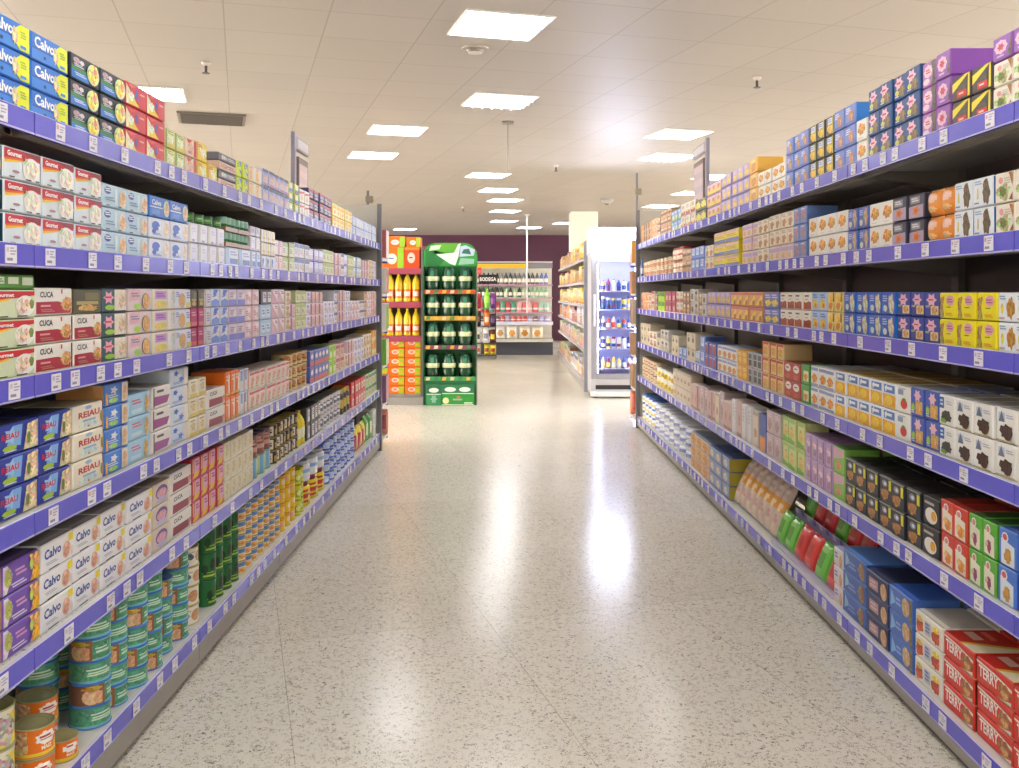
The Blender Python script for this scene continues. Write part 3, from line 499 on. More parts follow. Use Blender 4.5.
design('pinkcereal', 'card', 'muesli_carton', CA, 'pinkish muesli box', '#e2c8c4', [r(0, .6, 1, .9, '#b49cc8'), e(.5, .32, .34, .26, '#d8a468', .8)], top='#b8a0b0')
design('yellow_stripe', 'card', 'pasta_carton', CA, 'yellow pasta box with blue foot', '#efdd20', [r(0, 0, 1, .3, '#6878b8'), r(0, .78, 1, 1, '#d8b0bc'), lines(.05, .4, .95, .7, 2, '#d89c3c')], top='#7c88b4')
design('creambrown', 'card', 'pasta_carton', CA, 'cream pasta box with brown food', '#e8dcc4', [e(.5, .35, .36, .28, '#b4743c', .8), lines(.1, .7, .9, .94, 2, '#b08c84')], top='#8c7c70')
design('redtop_jar', 'jar', 'sauce_jar', 'jar', 'cream sauce jar with red lid', '#dfc49c', [r(.15, .2, .85, .7, '#ecd8b8'), lines(.25, .35, .75, .6, 2, '#b4564c')], lid='#a8243c')
design('cream_can', 'tin', 'soup_tin', TI, 'cream soup tin with brown picture', '#e4cda8', [e(.5, .4, .3, .3, '#a86c44', .8), lines(.2, .74, .8, .92, 1, '#8c5c54')], lid='#b8a890')
design('blue_bottle', 'bottle', 'sauce_bottle', 'bottle', 'blue sauce bottle', '#2c5cb4', [r(0, .2, 1, .5, '#c8d4ec')], lid='#284c94')

design('white_brown', 'card', 'muesli_carton', CA, 'white muesli box with amber oval', '#e9eef4', [e(.74, .46, .22, .44, '#b47828', .8), e(.22, .44, .09, .2, '#e8d048', .3), lines(.06, .76, .5, .94, 2, '#8ca8cc'), r(.06, .04, .4, .12, '#c8a8b4')], top='#cfd4dc')
design('yellow_box', 'card', 'muesli_carton', CA, 'bright yellow muesli box', '#f4e41c', [p([(0, 0), (.28, 0), (.2, .5), (.3, .9), (0, .8)], '#a8884c', .8), star(.66, .72, .24, '#e0a8b8', 1.1, 7, .85), lines(.48, .6, .86, .8, 2, '#b05c88'), lines(.44, .4, .82, .46, 1, '#4c7c38'), lines(.4, .06, .9, .2, 2, '#d89c20')], top='#dcc81c')
design('navy_star', 'card', 'muesli_carton', CA, 'indigo muesli box with pale star', '#39489c', [star(.45, .7, .32, '#eebccb', 1.2, 6, .6), lines(.25, .64, .68, .76, 1, '#c04870'), r(.42, .06, .96, .44, '#ead2a4'), e(.68, .26, .2, .17, '#d09858', .7), lines(.06, .36, .36, .46, 2, '#c8dc7c')], top='#2c3c8c')
design('blue_ovals', 'card', 'rice_carton', CA, 'royal blue rice box with grain oval', '#3a63c4', [e(.74, .5, .19, .46, '#d4c4a8', .5), r(.06, .1, .2, .5, '#2c8ce0'), lines(.1, .56, .5, .9, 3, '#b4c4ee'), e(.34, .26, .14, .16, '#e6dcc8', .4)], top='#2c50a8', side='#1c8ce4')
design('orangeyellow_food', 'card', 'ready_meal_carton', CA, 'yellow carton with orange food', '#f0d88c', [e(.5, .66, .28, .24, '#ecc02c', .4), e(.4, .26, .32, .24, '#e0822c', .8), p([(.8, 0), (1, 0), (1, .5)], '#4c9c54'), r(.8, .5, 1, 1, '#8c5434', .4)], top='#c8a860')
design('skyyellow', 'card', 'dessert_carton', CA, 'sky blue carton with yellow dessert', '#b0c8ec', [e(.5, .34, .36, .28, '#eebb30', .6), lines(.12, .68, .88, .94, 2, '#5474bc'), e(.6, .26, .16, .12, '#e0782c', .4)], top='#a8b8d8')
design('white_redbrown', 'card', 'chocolate_carton', CA, 'white carton with red-brown foot', '#eee6da', [p([(0, 0), (1, 0), (1, .42), (.7, .5), (.3, .4), (0, .46)], '#9c3c28', .5), lines(.15, .72, .85, .9, 1, '#4c545c'), lines(.2, .56, .7, .64, 1, '#8c8c8c')], top='#ac4030')
design('blueyellow_thin', 'card', 'dessert_carton', CA, 'slim blue carton with yellow dessert', '#6a78c4', [e(.5, .3, .36, .24, '#ecc83c', .6), lines(.1, .6, .9, .92, 2, '#d8c8e4')], top='#5058a0')
design('yellowred_diag', 'card', 'dessert_carton', CA, 'pink-topped carton with yellow slash', '#e2a878', [p([(0, .1), (.9, .85), (1, .6), (.3, 0)], '#f0d850'), r(0, .82, 1, 1, '#c86a78'), e(.74, .26, .2, .2, '#b4743c', .7), r(0, 0, 1, .08, '#c85c5c')], top='#b4504c')
design('greywhite', 'card', 'dessert_carton', CA, 'grey and cream dessert carton', '#d4cfc8', [e(.5, .4, .34, .26, '#5c585c', .6), lines(.15, .74, .85, .94, 2, '#9c8c84')], top='#8c8884')
design('crimsonpink', 'card', 'dessert_carton', CA, 'crimson carton with pink panel', '#a83c58', [r(.25, .1, .75, .6, '#e8b4bc')], top='#7c2c40')
design('limegreen', 'card', 'dessert_carton', CA, 'green-topped lime carton', '#b8dc2c', [r(0, .55, 1, 1, '#4c8c34')], top='#3c7c2c')
design('pinkcream_far', 'card', 'dessert_carton', CA, 'pinkish cream dessert carton', '#e4ccb8', [e(.5, .4, .34, .24, '#b8705c', .8), r(0, .8, 1, 1, '#c88c94'), lines(.1, .05, .9, .16, 1, '#d8c45c')], top='#c49c94')

BER = [r(.1, .6, .44, .9, '#c4ccdc', .1), p([(.1, .6), (.27, .95), (.44, .6)], '#6c7890'), lines(.5, .72, .95, .86, 2, '#b8bcc8'), e(.55, .3, .32, .24, '#4c3028', .8), r(0, 0, 1, .03, '#c8b454')]
design('berry', 'card', 'dessert_carton', CA, 'white dessert carton with dark berries', W, BER, top='#a8a49c', d=.18)
design('berry_blue', 'card', 'dessert_carton', CA, 'white carton with blue corner, berries', W, [r(0, .55, .32, .95, '#3c6cb0'), lines(.05, .62, .28, .88, 2, '#d8e4f4'), e(.5, .28, .36, .22, '#4c443c', .8), e(.3, .12, .2, .08, '#7ca83c', .4), lines(.5, .7, .95, .86, 2, '#c0c4cc')], top='#a8a49c', d=.18)
design('pinkyellow_blue', 'card', 'dessert_carton', CA, 'blue carton with tall orange dessert', '#4a62bc', [star(.55, .76, .26, '#eec0c8', 1.2, 6, .6), r(.4, .06, .96, .55, '#e0a858', .5), e(.2, .3, .15, .16, '#a4c84c', .4), lines(.06, .06, .36, .2, 2, '#d8e0f4')], top='#b4bcd4')
design('strawberry', 'card', 'dessert_carton', CA, 'white carton with strawberry', W, [e(.58, .32, .27, .2, '#d8382c', .2), p([(.4, .5), (.58, .42), (.76, .52), (.58, .58)], '#5c8c34'), r(.12, .68, .55, .9, '#8ca4c4'), lines(.2, .9, .9, .97, 1, '#b8b4b0')], top='#b8b0a0', d=.18)
design('jelly', 'card', 'jelly_carton', CA, 'white-topped carton with amber jelly', '#eceff4', [p([(0, 0), (1, 0), (1, .52), (0, .56)], '#f0b020', .25), e(.46, .3, .3, .2, '#f6cc3c', .2), r(.1, .62, .95, .95, '#5c84c4'), lines(.16, .68, .92, .9, 1, '#f4f6fa'), p([(.2,.66),(.3,.66),(.36,.92),(.26,.92)], '#f4f6fa')], top='#c4a040', d=.18)
design('whiteorange', 'card', 'jelly_carton', CA, 'white carton with orange flan', '#eceae8', [e(.5, .4, .36, .26, '#e09038', .7), r(0, .8, 1, .96, '#8c9cc8'), r(0, 0, 1, .12, '#9cacd4')], top='#c8ccd8', d=.18)
design('greenwhite', 'card', 'jelly_carton', CA, 'green carton with custard picture', '#4fa04c', [r(.3, .12, .95, .7, '#ecdcb8'), e(.6, .36, .24, .2, '#d88c3c', .7)], top='#3c8c40')
design('redwhite_box', 'card', 'flan_carton', CA, 'red carton with white shield', '#b8343c', [e(.5, .7, .36, .24, '#efe8e0'), lines(.28, .64, .72, .78, 1, '#7c4c4c'), e(.5, .2, .3, .14, '#c8603c', .6)], top='#7c2028')
design('dark_strip', 'card', 'flan_carton', CA, 'dark red carton with white strip', '#4c242c', [r(.2, .05, .6, .95, '#cfc4cc')], top='#34181e')
design('redorange', 'card', 'flan_carton', CA, 'red-edged carton with cream flan', '#e6c890', [e(.55, .42, .36, .3, '#e4a44c', .7), r(0, 0, .16, 1, '#b42c2c'), r(0, .84, 1, 1, '#c83c34')], top='#a83028')
design('greydark', 'card', 'flan_carton', CA, 'grey carton with dark panels', '#bcb8bc', [r(.12, .08, .88, .5, '#46484e'), r(.12, .58, .88, .92, '#54606c')], top='#7c7c84')
design('amber_box', 'card', 'flan_carton', CA, 'amber flan carton', '#eaa828', [e(.5, .35, .32, .24, '#f0c85c', .4), lines(.1, .65, .9, .92, 2, '#f4e0a8')], top='#d8982c')
design('bluered_box', 'card', 'jelly_carton', CA, 'blue carton with red jelly', '#6c70b8', [e(.5, .4, .36, .34, '#b8444c', .5), lines(.15, .78, .85, .95, 1, '#e0dcec')], top='#545898')
design('bluewhite_tall', 'card', 'jelly_carton', CA, 'tall blue and white carton', '#6a88d0', [r(.2, .3, .8, .95, '#e2e6f2'), lines(.25, .5, .75, .9, 3, '#8c98c8')], top='#a8b4d8')
design('cream_cart', 'card', 'custard_carton', CA, 'cream custard carton with dark square', '#dccdb0', [e(.5, .5, .24, .2, '#5c4c48', .4), lines(.15, .74, .85, .95, 2, '#a89478')], top='#c4b494')
design('paleblue_far', 'card', 'custard_carton', CA, 'pale blue custard carton', '#b4cce4', [r(.2, .4, .8, .9, '#e8eef4'), e(.5, .2, .3, .14, '#d8b88c', .6)], top='#98b0cc')

design('milk_blue', 'card', 'milk_carton', CA, 'blue milkshake carton with gold figure', '#4c7cd4', [p([(.12, 0), (.9, 0), (.9, .6), (.12, .75)], '#dfe8f4'), star(.36, .8, .15, '#f4ecec', 1.4, 10, .88), star(.36, .8, .1, '#d86060', 1.4, 10, .88), e(.52, .3, .2, .22, '#c89448', .7)], top='#3c5cb0', side='#3c5cb8', d=.16)
MB_ = lambda edge: [p([(.1, .06), (.9, 0), (.9, .62), (.1, .76)], '#efe6d4'), star(.42, .8, .15, '#f4ece4', 1.4, 10, .88), star(.42, .8, .1, '#d89088', 1.4, 10, .88)]
design('milk_red', 'card', 'milk_carton', CA, 'red milkshake carton with orange splash', '#d8402c', MB_(0)+[e(.6, .26, .26, .18, '#e8923c', .6), e(.4, .4, .14, .12, '#f0c080', .5)], top='#a03024', side='#b83c28', d=.16)
design('milk_green', 'card', 'milk_carton', CA, 'green milkshake carton with plum picture', '#62b43c', MB_(0)+[e(.5, .3, .16, .2, '#9c4868', .5), e(.34, .36, .1, .1, '#d8b8a0', .5)], top='#2f5c24', side='#4ca42c', d=.16)
design('blackfood_white', 'card', 'custard_carton', CA, 'black carton with egg yolk bowl', '#2e2c2e', [e(.5, .36, .38, .3, '#ece8e0'), e(.66, .38, .16, .18, '#eea828', .3), r(.1, .76, .7, .86, '#b8b4b4')], top='#3c3a38')
design('blackfood', 'card', 'chocolate_carton', CA, 'black carton with toffee and yellow flash', '#2c303a', [e(.4, .28, .34, .22, '#b87840', .9), e(.42, .72, .22, .14, '#8c94a4', .3), e(.46, .72, .1, .08, '#e4e8f0'), r(.78, .5, .98, .92, '#e4dc28'), r(0, .96, 1, 1, '#a8a494')], top='#2c2a28', d=.16)
design('greenpink', 'card', 'custard_carton', CA, 'green and pink custard carton', '#8cc858', [p([(0, .5), (1, .7), (1, 1), (0, 1)], '#d8b0bc'), e(.5, .3, .3, .2, '#d88c6c', .6)], top='#5c9c3c')
design('lilacpack', 'card', 'juice_carton', CA, 'lilac carton with rosy pictures', '#c9a8d0', [e(.5, .62, .3, .18, '#e8ccd4', .5), e(.5, .28, .26, .18, '#b8849c', .7), r(.86, 0, 1, 1, '#8c5c94')], top='#a888b4')
design('apple', 'card', 'juice_carton', CA, 'pale green carton with pear picture', '#d8e09c', [e(.55, .4, .3, .3, '#e3c268', .4), r(0, 0, .12, 1, '#7cb848'), r(0, .84, 1, 1, '#a8cc68'), p([(0, 0), (1, 0), (1, .12), (0, .25)], '#7cbc4c')], top='#b8c48c', d=.12)
design('pinkjuice', 'card', 'juice_carton', CA, 'pinkish grey carton', '#cdb6b8', [e(.5, .4, .3, .24, '#b08c8c', .6), lines(.2, .7, .8, .92, 2, '#e4d4d8')], top='#a89498')
design('tilt_blue', 'card', 'juice_carton', CA, 'blue carton with orange foot', '#3c58a8', [r(.1, 0, .9, .4, '#e08c3c', .4)], top='#2c408c')
design('slim_white', 'card', 'slim_milk_carton', CA, 'slim white carton', '#e2dedc', [r(.8, 0, 1, 1, '#c4bcc0'), lines(.15, .5, .7, .9, 4, '#c8c0c4')], top='#f0eee8', d=.1)
design('slim_cream', 'card', 'slim_milk_carton', CA, 'slim cream carton', '#dccbb4', [e(.5, .4, .3, .14, '#b08c6c', .6), r(0, .9, 1, 1, '#b4a490')], top='#e6dccc', d=.1)
design('slim_pink', 'card', 'slim_milk_carton', CA, 'slim dusty pink carton', '#d2aea8', [e(.5, .45, .3, .2, '#c08c84', .5), r(0, 0, 1, .1, '#a87870')], top='#dcc8c0', d=.1)
design('yellowtin_far', 'tin', 'cocoa_tin', TI, 'yellow cocoa tin with white top', '#e6d43c', [r(0, .6, 1, 1, '#ecebe4'), e(.5, .3, .24, .2, '#b48c2c', .6)], lid='#e4e4dc')
design('tan_far', 'tin', 'cocoa_tin', TI, 'tan cocoa tin', '#d3b894', [r(0, .3, 1, .6, '#efe2cc'), e(.5, .45, .2, .14, '#a86c4c', .5)], lid='#8c7860')

design('terry', 'card', 'biscuit_box', 'biscuit box', 'red biscuit box with brown picture', '#d83424',
       [p([(0, .92), (.5, .86), (.98, .7), (.98, .56), (.6, .76), (0, .84)], '#f4ecd8'), t('TERRY', .07, .3, .62, .78, '#fdf6ee', -.04), e(.8, .4, .17, .36, '#a86a3c', .8), e(.78, .3, .1, .16, '#c8985c', .5), p([(.6, .04), (.98, .04), (.98, .2), (.8, .08)], '#f0e4d0')], top='#c8281c', side='#6a2c1c', d=.17, topops=[p([(.55, 0), (1, 0), (1, 1), (.86, 1)], '#f0e2c0'), p([(.5, 0), (.6, 0), (.9, 1), (.82, 1)], '#e8c040'), r(.08, .3, .46, .5, '#f0c8b8'), r(.1, .62, .5, .74, '#e87a64')])
design('pasta_sauce', 'card', 'biscuit_box', 'biscuit box', 'white box with red dessert glasses', '#efe9dc', [e(.17, .38, .14, .32, '#c85434', .6), e(.17, .72, .12, .14, '#e8d06c', .4), e(.8, .38, .15, .32, '#c0482c', .6), e(.8, .74, .12, .14, '#ecdc48', .3), r(.38, .2, .6, .84, '#c0c8dc', .1), lines(.4, .3, .58, .78, 3, '#6c7cac')], top='#cfc8bc', d=.17)
design('blue_biscuit', 'card', 'biscuit_multipack', 'biscuit pack', 'shiny blue biscuit pack, pale oval', '#4c74c8', [e(.72, .5, .16, .42, '#d8b080', .4), p([(.05, .1), (.3, .4), (.1, .9)], '#8cc0e8'), lines(.3, .3, .55, .7, 2, '#9cb4ec'), r(.9, 0, 1, 1, '#8c8058', .5)], top='#3c68c4', d=.17)
design('navy_biscuit', 'card', 'biscuit_multipack', 'biscuit pack', 'navy biscuit pack with pink panel', '#2c3868', [r(.12, .2, .55, .75, '#c0969c', .2), lines(.16, .3, .5, .66, 2, '#e4c4c4'), e(.82, .45, .15, .42, '#d0a476', .4)], top='#2a3458', d=.17)
design('blue_biscuit_dark', 'card', 'biscuit_multipack', 'biscuit pack', 'blue biscuit pack with brown end', '#4668b4', [p([(.08, .2), (.3, .5), (.1, .95)], '#a4ccd8'), lines(.22, .2, .6, .6, 2, '#8ca0dc'), e(.82, .48, .15, .44, '#a08058', .6)], top='#5c8cd8', d=.17)
design('biscuit_white', 'card', 'biscuit_multipack', 'biscuit pack', 'white and pink biscuit pack', '#e4d8dc', [e(.76, .4, .16, .36, '#d3a06c', .5), lines(.1, .4, .5, .8, 2, '#6c78b4')], top='#98a4cc', d=.17)
design('orange_pack', 'card', 'wafer_carton', 'carton', 'orange and cream wafer carton', '#dfb87c', [e(.5, .5, .32, .34, '#d8863c', .8), lines(.15, .78, .85, .94, 1, '#7c88b4'), r(0, 0, 1, .1, '#b49c8c')], top='#8c98b0', d=.17)
design('blue_pack', 'card', 'wafer_carton', 'carton', 'greyish blue wafer carton', '#8c9cc0', [e(.5, .5, .3, .3, '#d8c4b0', .7), r(0, 0, 1, .16, '#6c7cac')], top='#3c4c84', side='#b4a83c', d=.17)
design('blue_tub', 'jar', 'cream_tub', 'tub', 'white tub with blue flowers', '#e4e8f2', [r(0, .35, 1, .75, '#7c8cc4', .3), lines(.2, .2, .8, .34, 1, '#b0a090')], lid='#dfe2ec')
design('blue_tub_dark', 'jar', 'cream_tub', 'tub', 'white tub with bright blue lid', '#e8ebf2', [r(0, .3, 1, .6, '#d8c46c', .3)], lid='#2f6cc8')
assert len({g['desc'] for g in D.values()}) == len(D)
for g in D.values(): assert len(g['desc'].split()) <= 7, g['desc']

def mixed(x0, x1, n, pool, rows, seed, jitter=.12, drop=.14):
    """a stretch of small assorted stock between two columns of the shelf: runs of one to three stacks of a kind"""
    q = random.Random(seed); side_x = lambda x: 1/abs(x-CX)
    a, b = side_x(x0), side_x(x1); out = []; i = 0; last = None
    while i < n:
        k = min(n-i, q.choice((1, 2, 2, 3)))
        key = q.choice([c for c in pool if c != last]); last = key
        inv = lambda f: 1/(a+(b-a)*f)
        sg = 1 if x0 > CX else -1
        out.append((CX+sg*inv(i/n), CX+sg*inv((i+k)/n), k, [(key, max(1, c-(c > 1 and q.random() < drop)), h*(1+jitter*(q.random()-.6))) for c, h in rows]))
        i += k
    return out

# left side, near to far: (from column, to column, stacks, [(design, layers, layer height)...], extra rows behind)
runs('left', 0, [
    (-14, 32, 1, [('calvo_blue', 3, .0755)]), (32.5, 70.5, 1, [('calvo_blue', 3, .0755)]),
    (71, 126, 2, [('salad_navy', 3, .0755)]), (126, 166, 2, [('salad_red', 3, .077)]),
    (167, 187, 2, [('salad_yellowgreen', 2, .072)]), (187, 198, 1, [('salad_redwhite', 2, .072)]),
    (198, 209, 1, [('yellow_carton', 2, .075)]), (209, 219, 1, [('yellow_carton', 1, .08)]),
    (219.5, 237.5, 1, [('beige_strip', 1, .038), ('grey_tin_strip', 1, .036), ('beige_strip', 1, .038), ('grey_tin_strip', 1, .036)]),
    (238, 249, 2, [('lime_blue', 2, .077)]), (249.5, 263, 2, [('cream_orange', 2, .078)]),
    (263.5, 290, 5, [('bluepink_tall', 2, .088)]), (290, 300, 2, [('blueyellow_small', 3, .058)]),
    (300, 310, 2, [('white_red_tall', 2, .082)]), (310, 333, 5, [('darkred_navy', 3, .066)]),
    (333, 353, 5, [('yellow_white', 2, .088)]), (353.5, 378, 9, [('paleblue_end', 2, .078)])])
runs('left', 1, [
    (-12, 3, 1, [('paleblue_tuna', 3, .08)]), (4, 42.5, 1, [('gourmet', 3, .0815)]), (43, 76, 1, [('gourmet', 3, .0815)]), (76, 103.5, 1, [('gourmet', 3, .0805)]),
    (104, 151, 2, [('paleblue_tuna', 3, .073)]), (151.5, 190, 2, [('whiteblue_tuna', 2, .073), ('blue_tuna', 1, .076)]),
    (191, 226, 4, [('white_box', 2, .079), ('green_can', 1, .04)]),
    (226, 251, 2, [('bluewhite_pack', 1, .085), ('green_tray', 2, .066)]),
    (252, 262, 2, [('bluewhite_pack', 1, .085), ('white_box', 1, .07), ('greywhite_pack', 1, .05)]),
    (262, 276, 3, [('whiteblue_tuna', 1, .07), ('cream_yellow', 2, .066)]), (276, 284, 2, [('pinkwhite_tall', 2, .082)])]
    + mixed(284, 378, 27, ['f1', 'f2', 'f3', 'f4', 'f6', 'f1', 'f10', 'f11', 'f5', 'f8'], [(2, .084)], 3))
runs('left', 2, [
    (-10, 36.5, 1, [('gourmet_green', 3, .0735), ('tinypack_green', 1, .038)]),
    (37, 74.5, 1, [('cuca', 3, .0755)]), (75, 103.5, 1, [('cuca', 2, .0755), ('olive_box', 1, .073)]),
    (104, 129.5, 1, [('starpink', 3, .0757)]), (130, 152, 1, [('pinklime_oval', 3, .0757)]), (152.5, 175.5, 1, [('purpleyellow', 3, .0757)]), (176, 192.5, 1, [('whitetan', 3, .0757)]),
    (193, 206, 2, [('crimson_box', 2, .077), ('olive_box', 1, .07)]), (206, 212, 1, [('palegrey_box', 3, .0757)]),
    (212.5, 229, 2, [('bluewave', 3, .0765)]), (229.5, 246, 2, [('lilacblue', 3, .0765)]), (246.5, 260, 2, [('pinkwhite', 3, .0765)]),
    (260.5, 273, 2, [('skyblue_box', 2, .077), ('blackwhite_box', 1, .073)])]
    + mixed(273, 378, 29, ['f1', 'f4', 'f3', 'f6', 'f2', 'f11', 'f9', 'f8', 'f5', 'f1', 'f12'], [(3, .076)], 5, .06))
runs('left', 3, [
    (-12, -1, 1, [('yellow_edge', 3, .078)], 1), (0, 41, 1, [('reiau_blue', 3, .0795)], 1), (41.5, 74, 1, [('reiau_blue', 3, .0795)], 1), (74.5, 104.5, 1, [('reiau_cream', 3, .0795)], 1),
    (106, 130, 1, [('blue_figures', 4, .0705)]), (130.5, 152.5, 1, [('aqua_tan', 3, .0765)], 1), (153, 171.5, 1, [('whiteplum', 3, .0785)], 1), (172, 190, 1, [('delft', 4, .0705)]),
    (190.5, 207, 2, [('cream_plain', 3, .075)], 1), (207.5, 226, 1, [('cuca_maroon', 2, .082)]), (226.5, 241, 3, [('orange_tall', 2, .108)]), (241.5, 250, 2, [('whiteblue_tall', 2, .104)]),
    (250.5, 290, 8, [('pinkcream', 2, .092)]), (290.5, 310, 4, [('gold_tin', 3, .072)]), (310.5, 330, 5, [('bluered_pack', 2, .1)]), (330.5, 337, 2, [('lime_pack', 2, .1)])]
    + mixed(337, 372, 11, ['f5', 'f11', 'f9', 'f6', 'f3', 'f12'], [(2, .1)], 8) + [(372, 379, 2, [('orange_yellow_end', 2, .11)])])
runs('left', 4, [
    (-14, 4, 1, [('yellow_edge', 3, .0785)], 1), (5, 42.5, 1, [('purple_cashew', 3, .0785)], 1), (43, 75.5, 1, [('calvo_white', 3, .079)], 1), (76, 103, 1, [('calvo_white', 3, .0785)], 1),
    (103.5, 127.5, 1, [('calvo_white', 3, .0785)], 1), (128, 153, 1, [('calvo_white', 3, .0785)], 1), (154, 171.5, 1, [('roundpink', 3, .0785)]), (172, 193.5, 1, [('cuca_maroon', 3, .081)]),
    (194, 225, 4, [('redyellow', 3, .085)]), (225.5, 254, 5, [('cream_stack', 3, .084)]), (254.5, 275, 3, [('greenblue_can', 1, .1), ('brown_can', 1, .11)]),
    (275.5, 300, 6, [('blackgold_tin', 3, .07)]), (300.5, 307, 2, [('yellow_jar', 1, .2)]), (307.5, 322, 4, [('blackwhite_box', 2, .1)]), (322.5, 342, 6, [('greywhite_can', 2, .1)]),
    (342.5, 352, 3, [('blackgold_jar', 1, .19)]), (352.5, 366, 5, [('redwhite_pack', 2, .1)]), (366.5, 378, 4, [('greenwhite_pack', 2, .1)])])
runs('left', 5, [
    (187, 213, 1, [('white_big_tin', 4, .076)]),
    (213.5, 243, 4, [('forest_tin', 3, .11)]), (243.5, 283, 7, [('bluecap_tin', 5, .062)]), (283.5, 299, 3, [('sunny_tin', 4, .077)]), (299.5, 306, 2, [('yellowgreen_tin', 3, .09)]),
    (306.5, 328, 3, [('red_jar', 1, .15), ('white_bucket', 1, .13)]), (328.5, 356, 8, [('blue_can', 4, .076)]), (356.5, 367, 3, [('redyellow_bag', 1, .22)]), (367.5, 373, 2, [('green_bag', 1, .24)]), (373.5, 379, 2, [('white_packet', 2, .12)])])
# right side, columns far to near
runs('right', 0, mixed(638, 660, 8, ['g2', 'g7', 'g8', 'g6'], [(3, .066)], 21) + [
    (660.5, 670, 3, [('tan_dark', 3, .078)]), (670.5, 680.5, 3, [('bluegreen', 2, .092)]), (681, 694, 3, [('whitered', 2, .1)]), (694.5, 706, 2, [('darkyellow', 2, .088)]),
    (706.5, 720, 3, [('pinkyellow', 3, .083)]), (720.5, 748, 5, [('lilacyellow', 3, .084)]), (748.5, 757, 1, [('orangeyellow', 3, .086)]),
    (757.5, 785, 4, [('orange_food', 2, .078)]), (785.5, 808, 3, [('lilac_flecks', 3, .086)]), (808.5, 833, 3, [('dark_gold', 3, .086)]),
    (833.5, 855, 2, [('lilac_flecks', 3, .087)]), (855.5, 866.5, 1, [('orange_food', 2, .088)]),
    (867, 919.5, 4, [('navy_muesli', 3, .09)]), (920, 935, 1, [('purple_cereal', 3, .087)]), (935.5, 950.5, 1, [('purple_box', 3, .088)]),
    (951, 990.5, 2, [('black_yellow', 2, .081)]), (991, 1034, 2, [('food_white', 2, .073), ('purple_box', 1, .072)])])
runs('right', 1, [(637, 640, 1, [('blue_bottle', 1, .2)]), (641, 670, 8, [('cream_can', 2, .078)]), (670.5, 681, 3, [('redtop_jar', 2, .11)]), (681.5, 690, 2, [('tan_dark', 2, .09)]),
    (690.5, 704, 3, [('bluewhite_tall', 2, .09)]), (704.5, 713, 2, [('creambrown', 2, .085)]), (713.5, 738, 2, [('yellow_stripe', 3, .08)]),
    (741, 756, 3, [('pinkcereal', 3, .081)]), (756.5, 768, 2, [('creambrown', 3, .081)]), (768.5, 792, 4, [('pinkcereal', 1, .083), ('creambrown', 2, .083)]), (792.5, 806, 2, [('grey_stack', 3, .084)]),
    (807, 846, 4, [('orange_food', 2, .092)]), (846.5, 867, 2, [('vertical_blue', 2, .09)]), (867.5, 891.5, 2, [('orange_food', 2, .09)]), (892, 922, 2, [('navy_flower', 2, .09)]),
    (922.5, 952, 2, [('orange_pouch', 2, .09)]), (952.5, 991.5, 2, [('cereal_oval', 2, .09)]), (992, 1034, 2, [('food_white', 2, .09)])])
runs('right', 2, mixed(640, 657, 6, ['pinkcream_far', 'g1', 'g6', 'g8'], [(2, .088)], 46, .2, 0) + [ (657.5, 664, 2, [('limegreen', 2, .09)]), (664.5, 675, 3, [('crimsonpink', 2, .092)]), *mixed(675.5, 706, 8, ['whitered', 'greywhite', 'g9', 'g7', 'greywhite'], [(2, .094)], 47, .2),
    (706.5, 729, 5, [('lilacyellow', 2, .088)]), (729.5, 762, 5, [('yellowred_diag', 2, .088)]), (762.5, 779, 2, [('blueyellow_thin', 2, .087)]),
    (779.5, 810, 4, [('white_redbrown', 2, .087)]), (810.5, 826.5, 2, [('skyyellow', 2, .087)]), (827, 842, 2, [('orangeyellow_food', 2, .087)]),
    (842.5, 894, 4, [('blue_ovals', 2, .087)]), (894.5, 938, 3, [('navy_star', 2, .087)]), (938.5, 994.5, 3, [('yellow_box', 2, .086)]), (995, 1034, 2, [('white_brown', 2, .086)])])
runs('right', 3, mixed(640, 668, 8, ['cream_cart', 'paleblue_far', 'g5', 'g9', 'cream_cart'], [(2, .095)], 44, .4) + mixed(671, 704, 8, ['cream_cart', 'bluewhite_tall', 'g11', 'cream_cart', 'g4'], [(2, .1)], 45, .35) + [ (704.5, 716, 3, [('bluered_box', 2, .09)]),
    (716.5, 736, 4, [('whiteorange', 2, .09)]), (736.5, 747, 2, [('amber_box', 2, .09)]), (747.5, 761, 3, [('greydark', 2, .092)]), (761.5, 782, 3, [('redorange', 3, .088)]),
    (782.5, 800, 2, [('redwhite_box', 2, .09)]), (800.5, 809, 1, [('greenwhite', 2, .094)]), (809.5, 834, 3, [('whiteorange', 2, .096)], 1), (834.5, 895, 5, [('jelly', 2, .098)], 1),
    (895.5, 909, 1, [('strawberry', 2, .098)], 1), (909.5, 937.5, 2, [('pinkyellow_blue', 2, .1)], 1), (938, 954, 1, [('berry_blue', 2, .1)], 1), (954.5, 992, 2, [('berry', 2, .1)], 1), (992.5, 1013.5, 1, [('berry', 2, .1)], 1), (1015, 1036, 1, [('strawberry', 2, .1)], 1)])
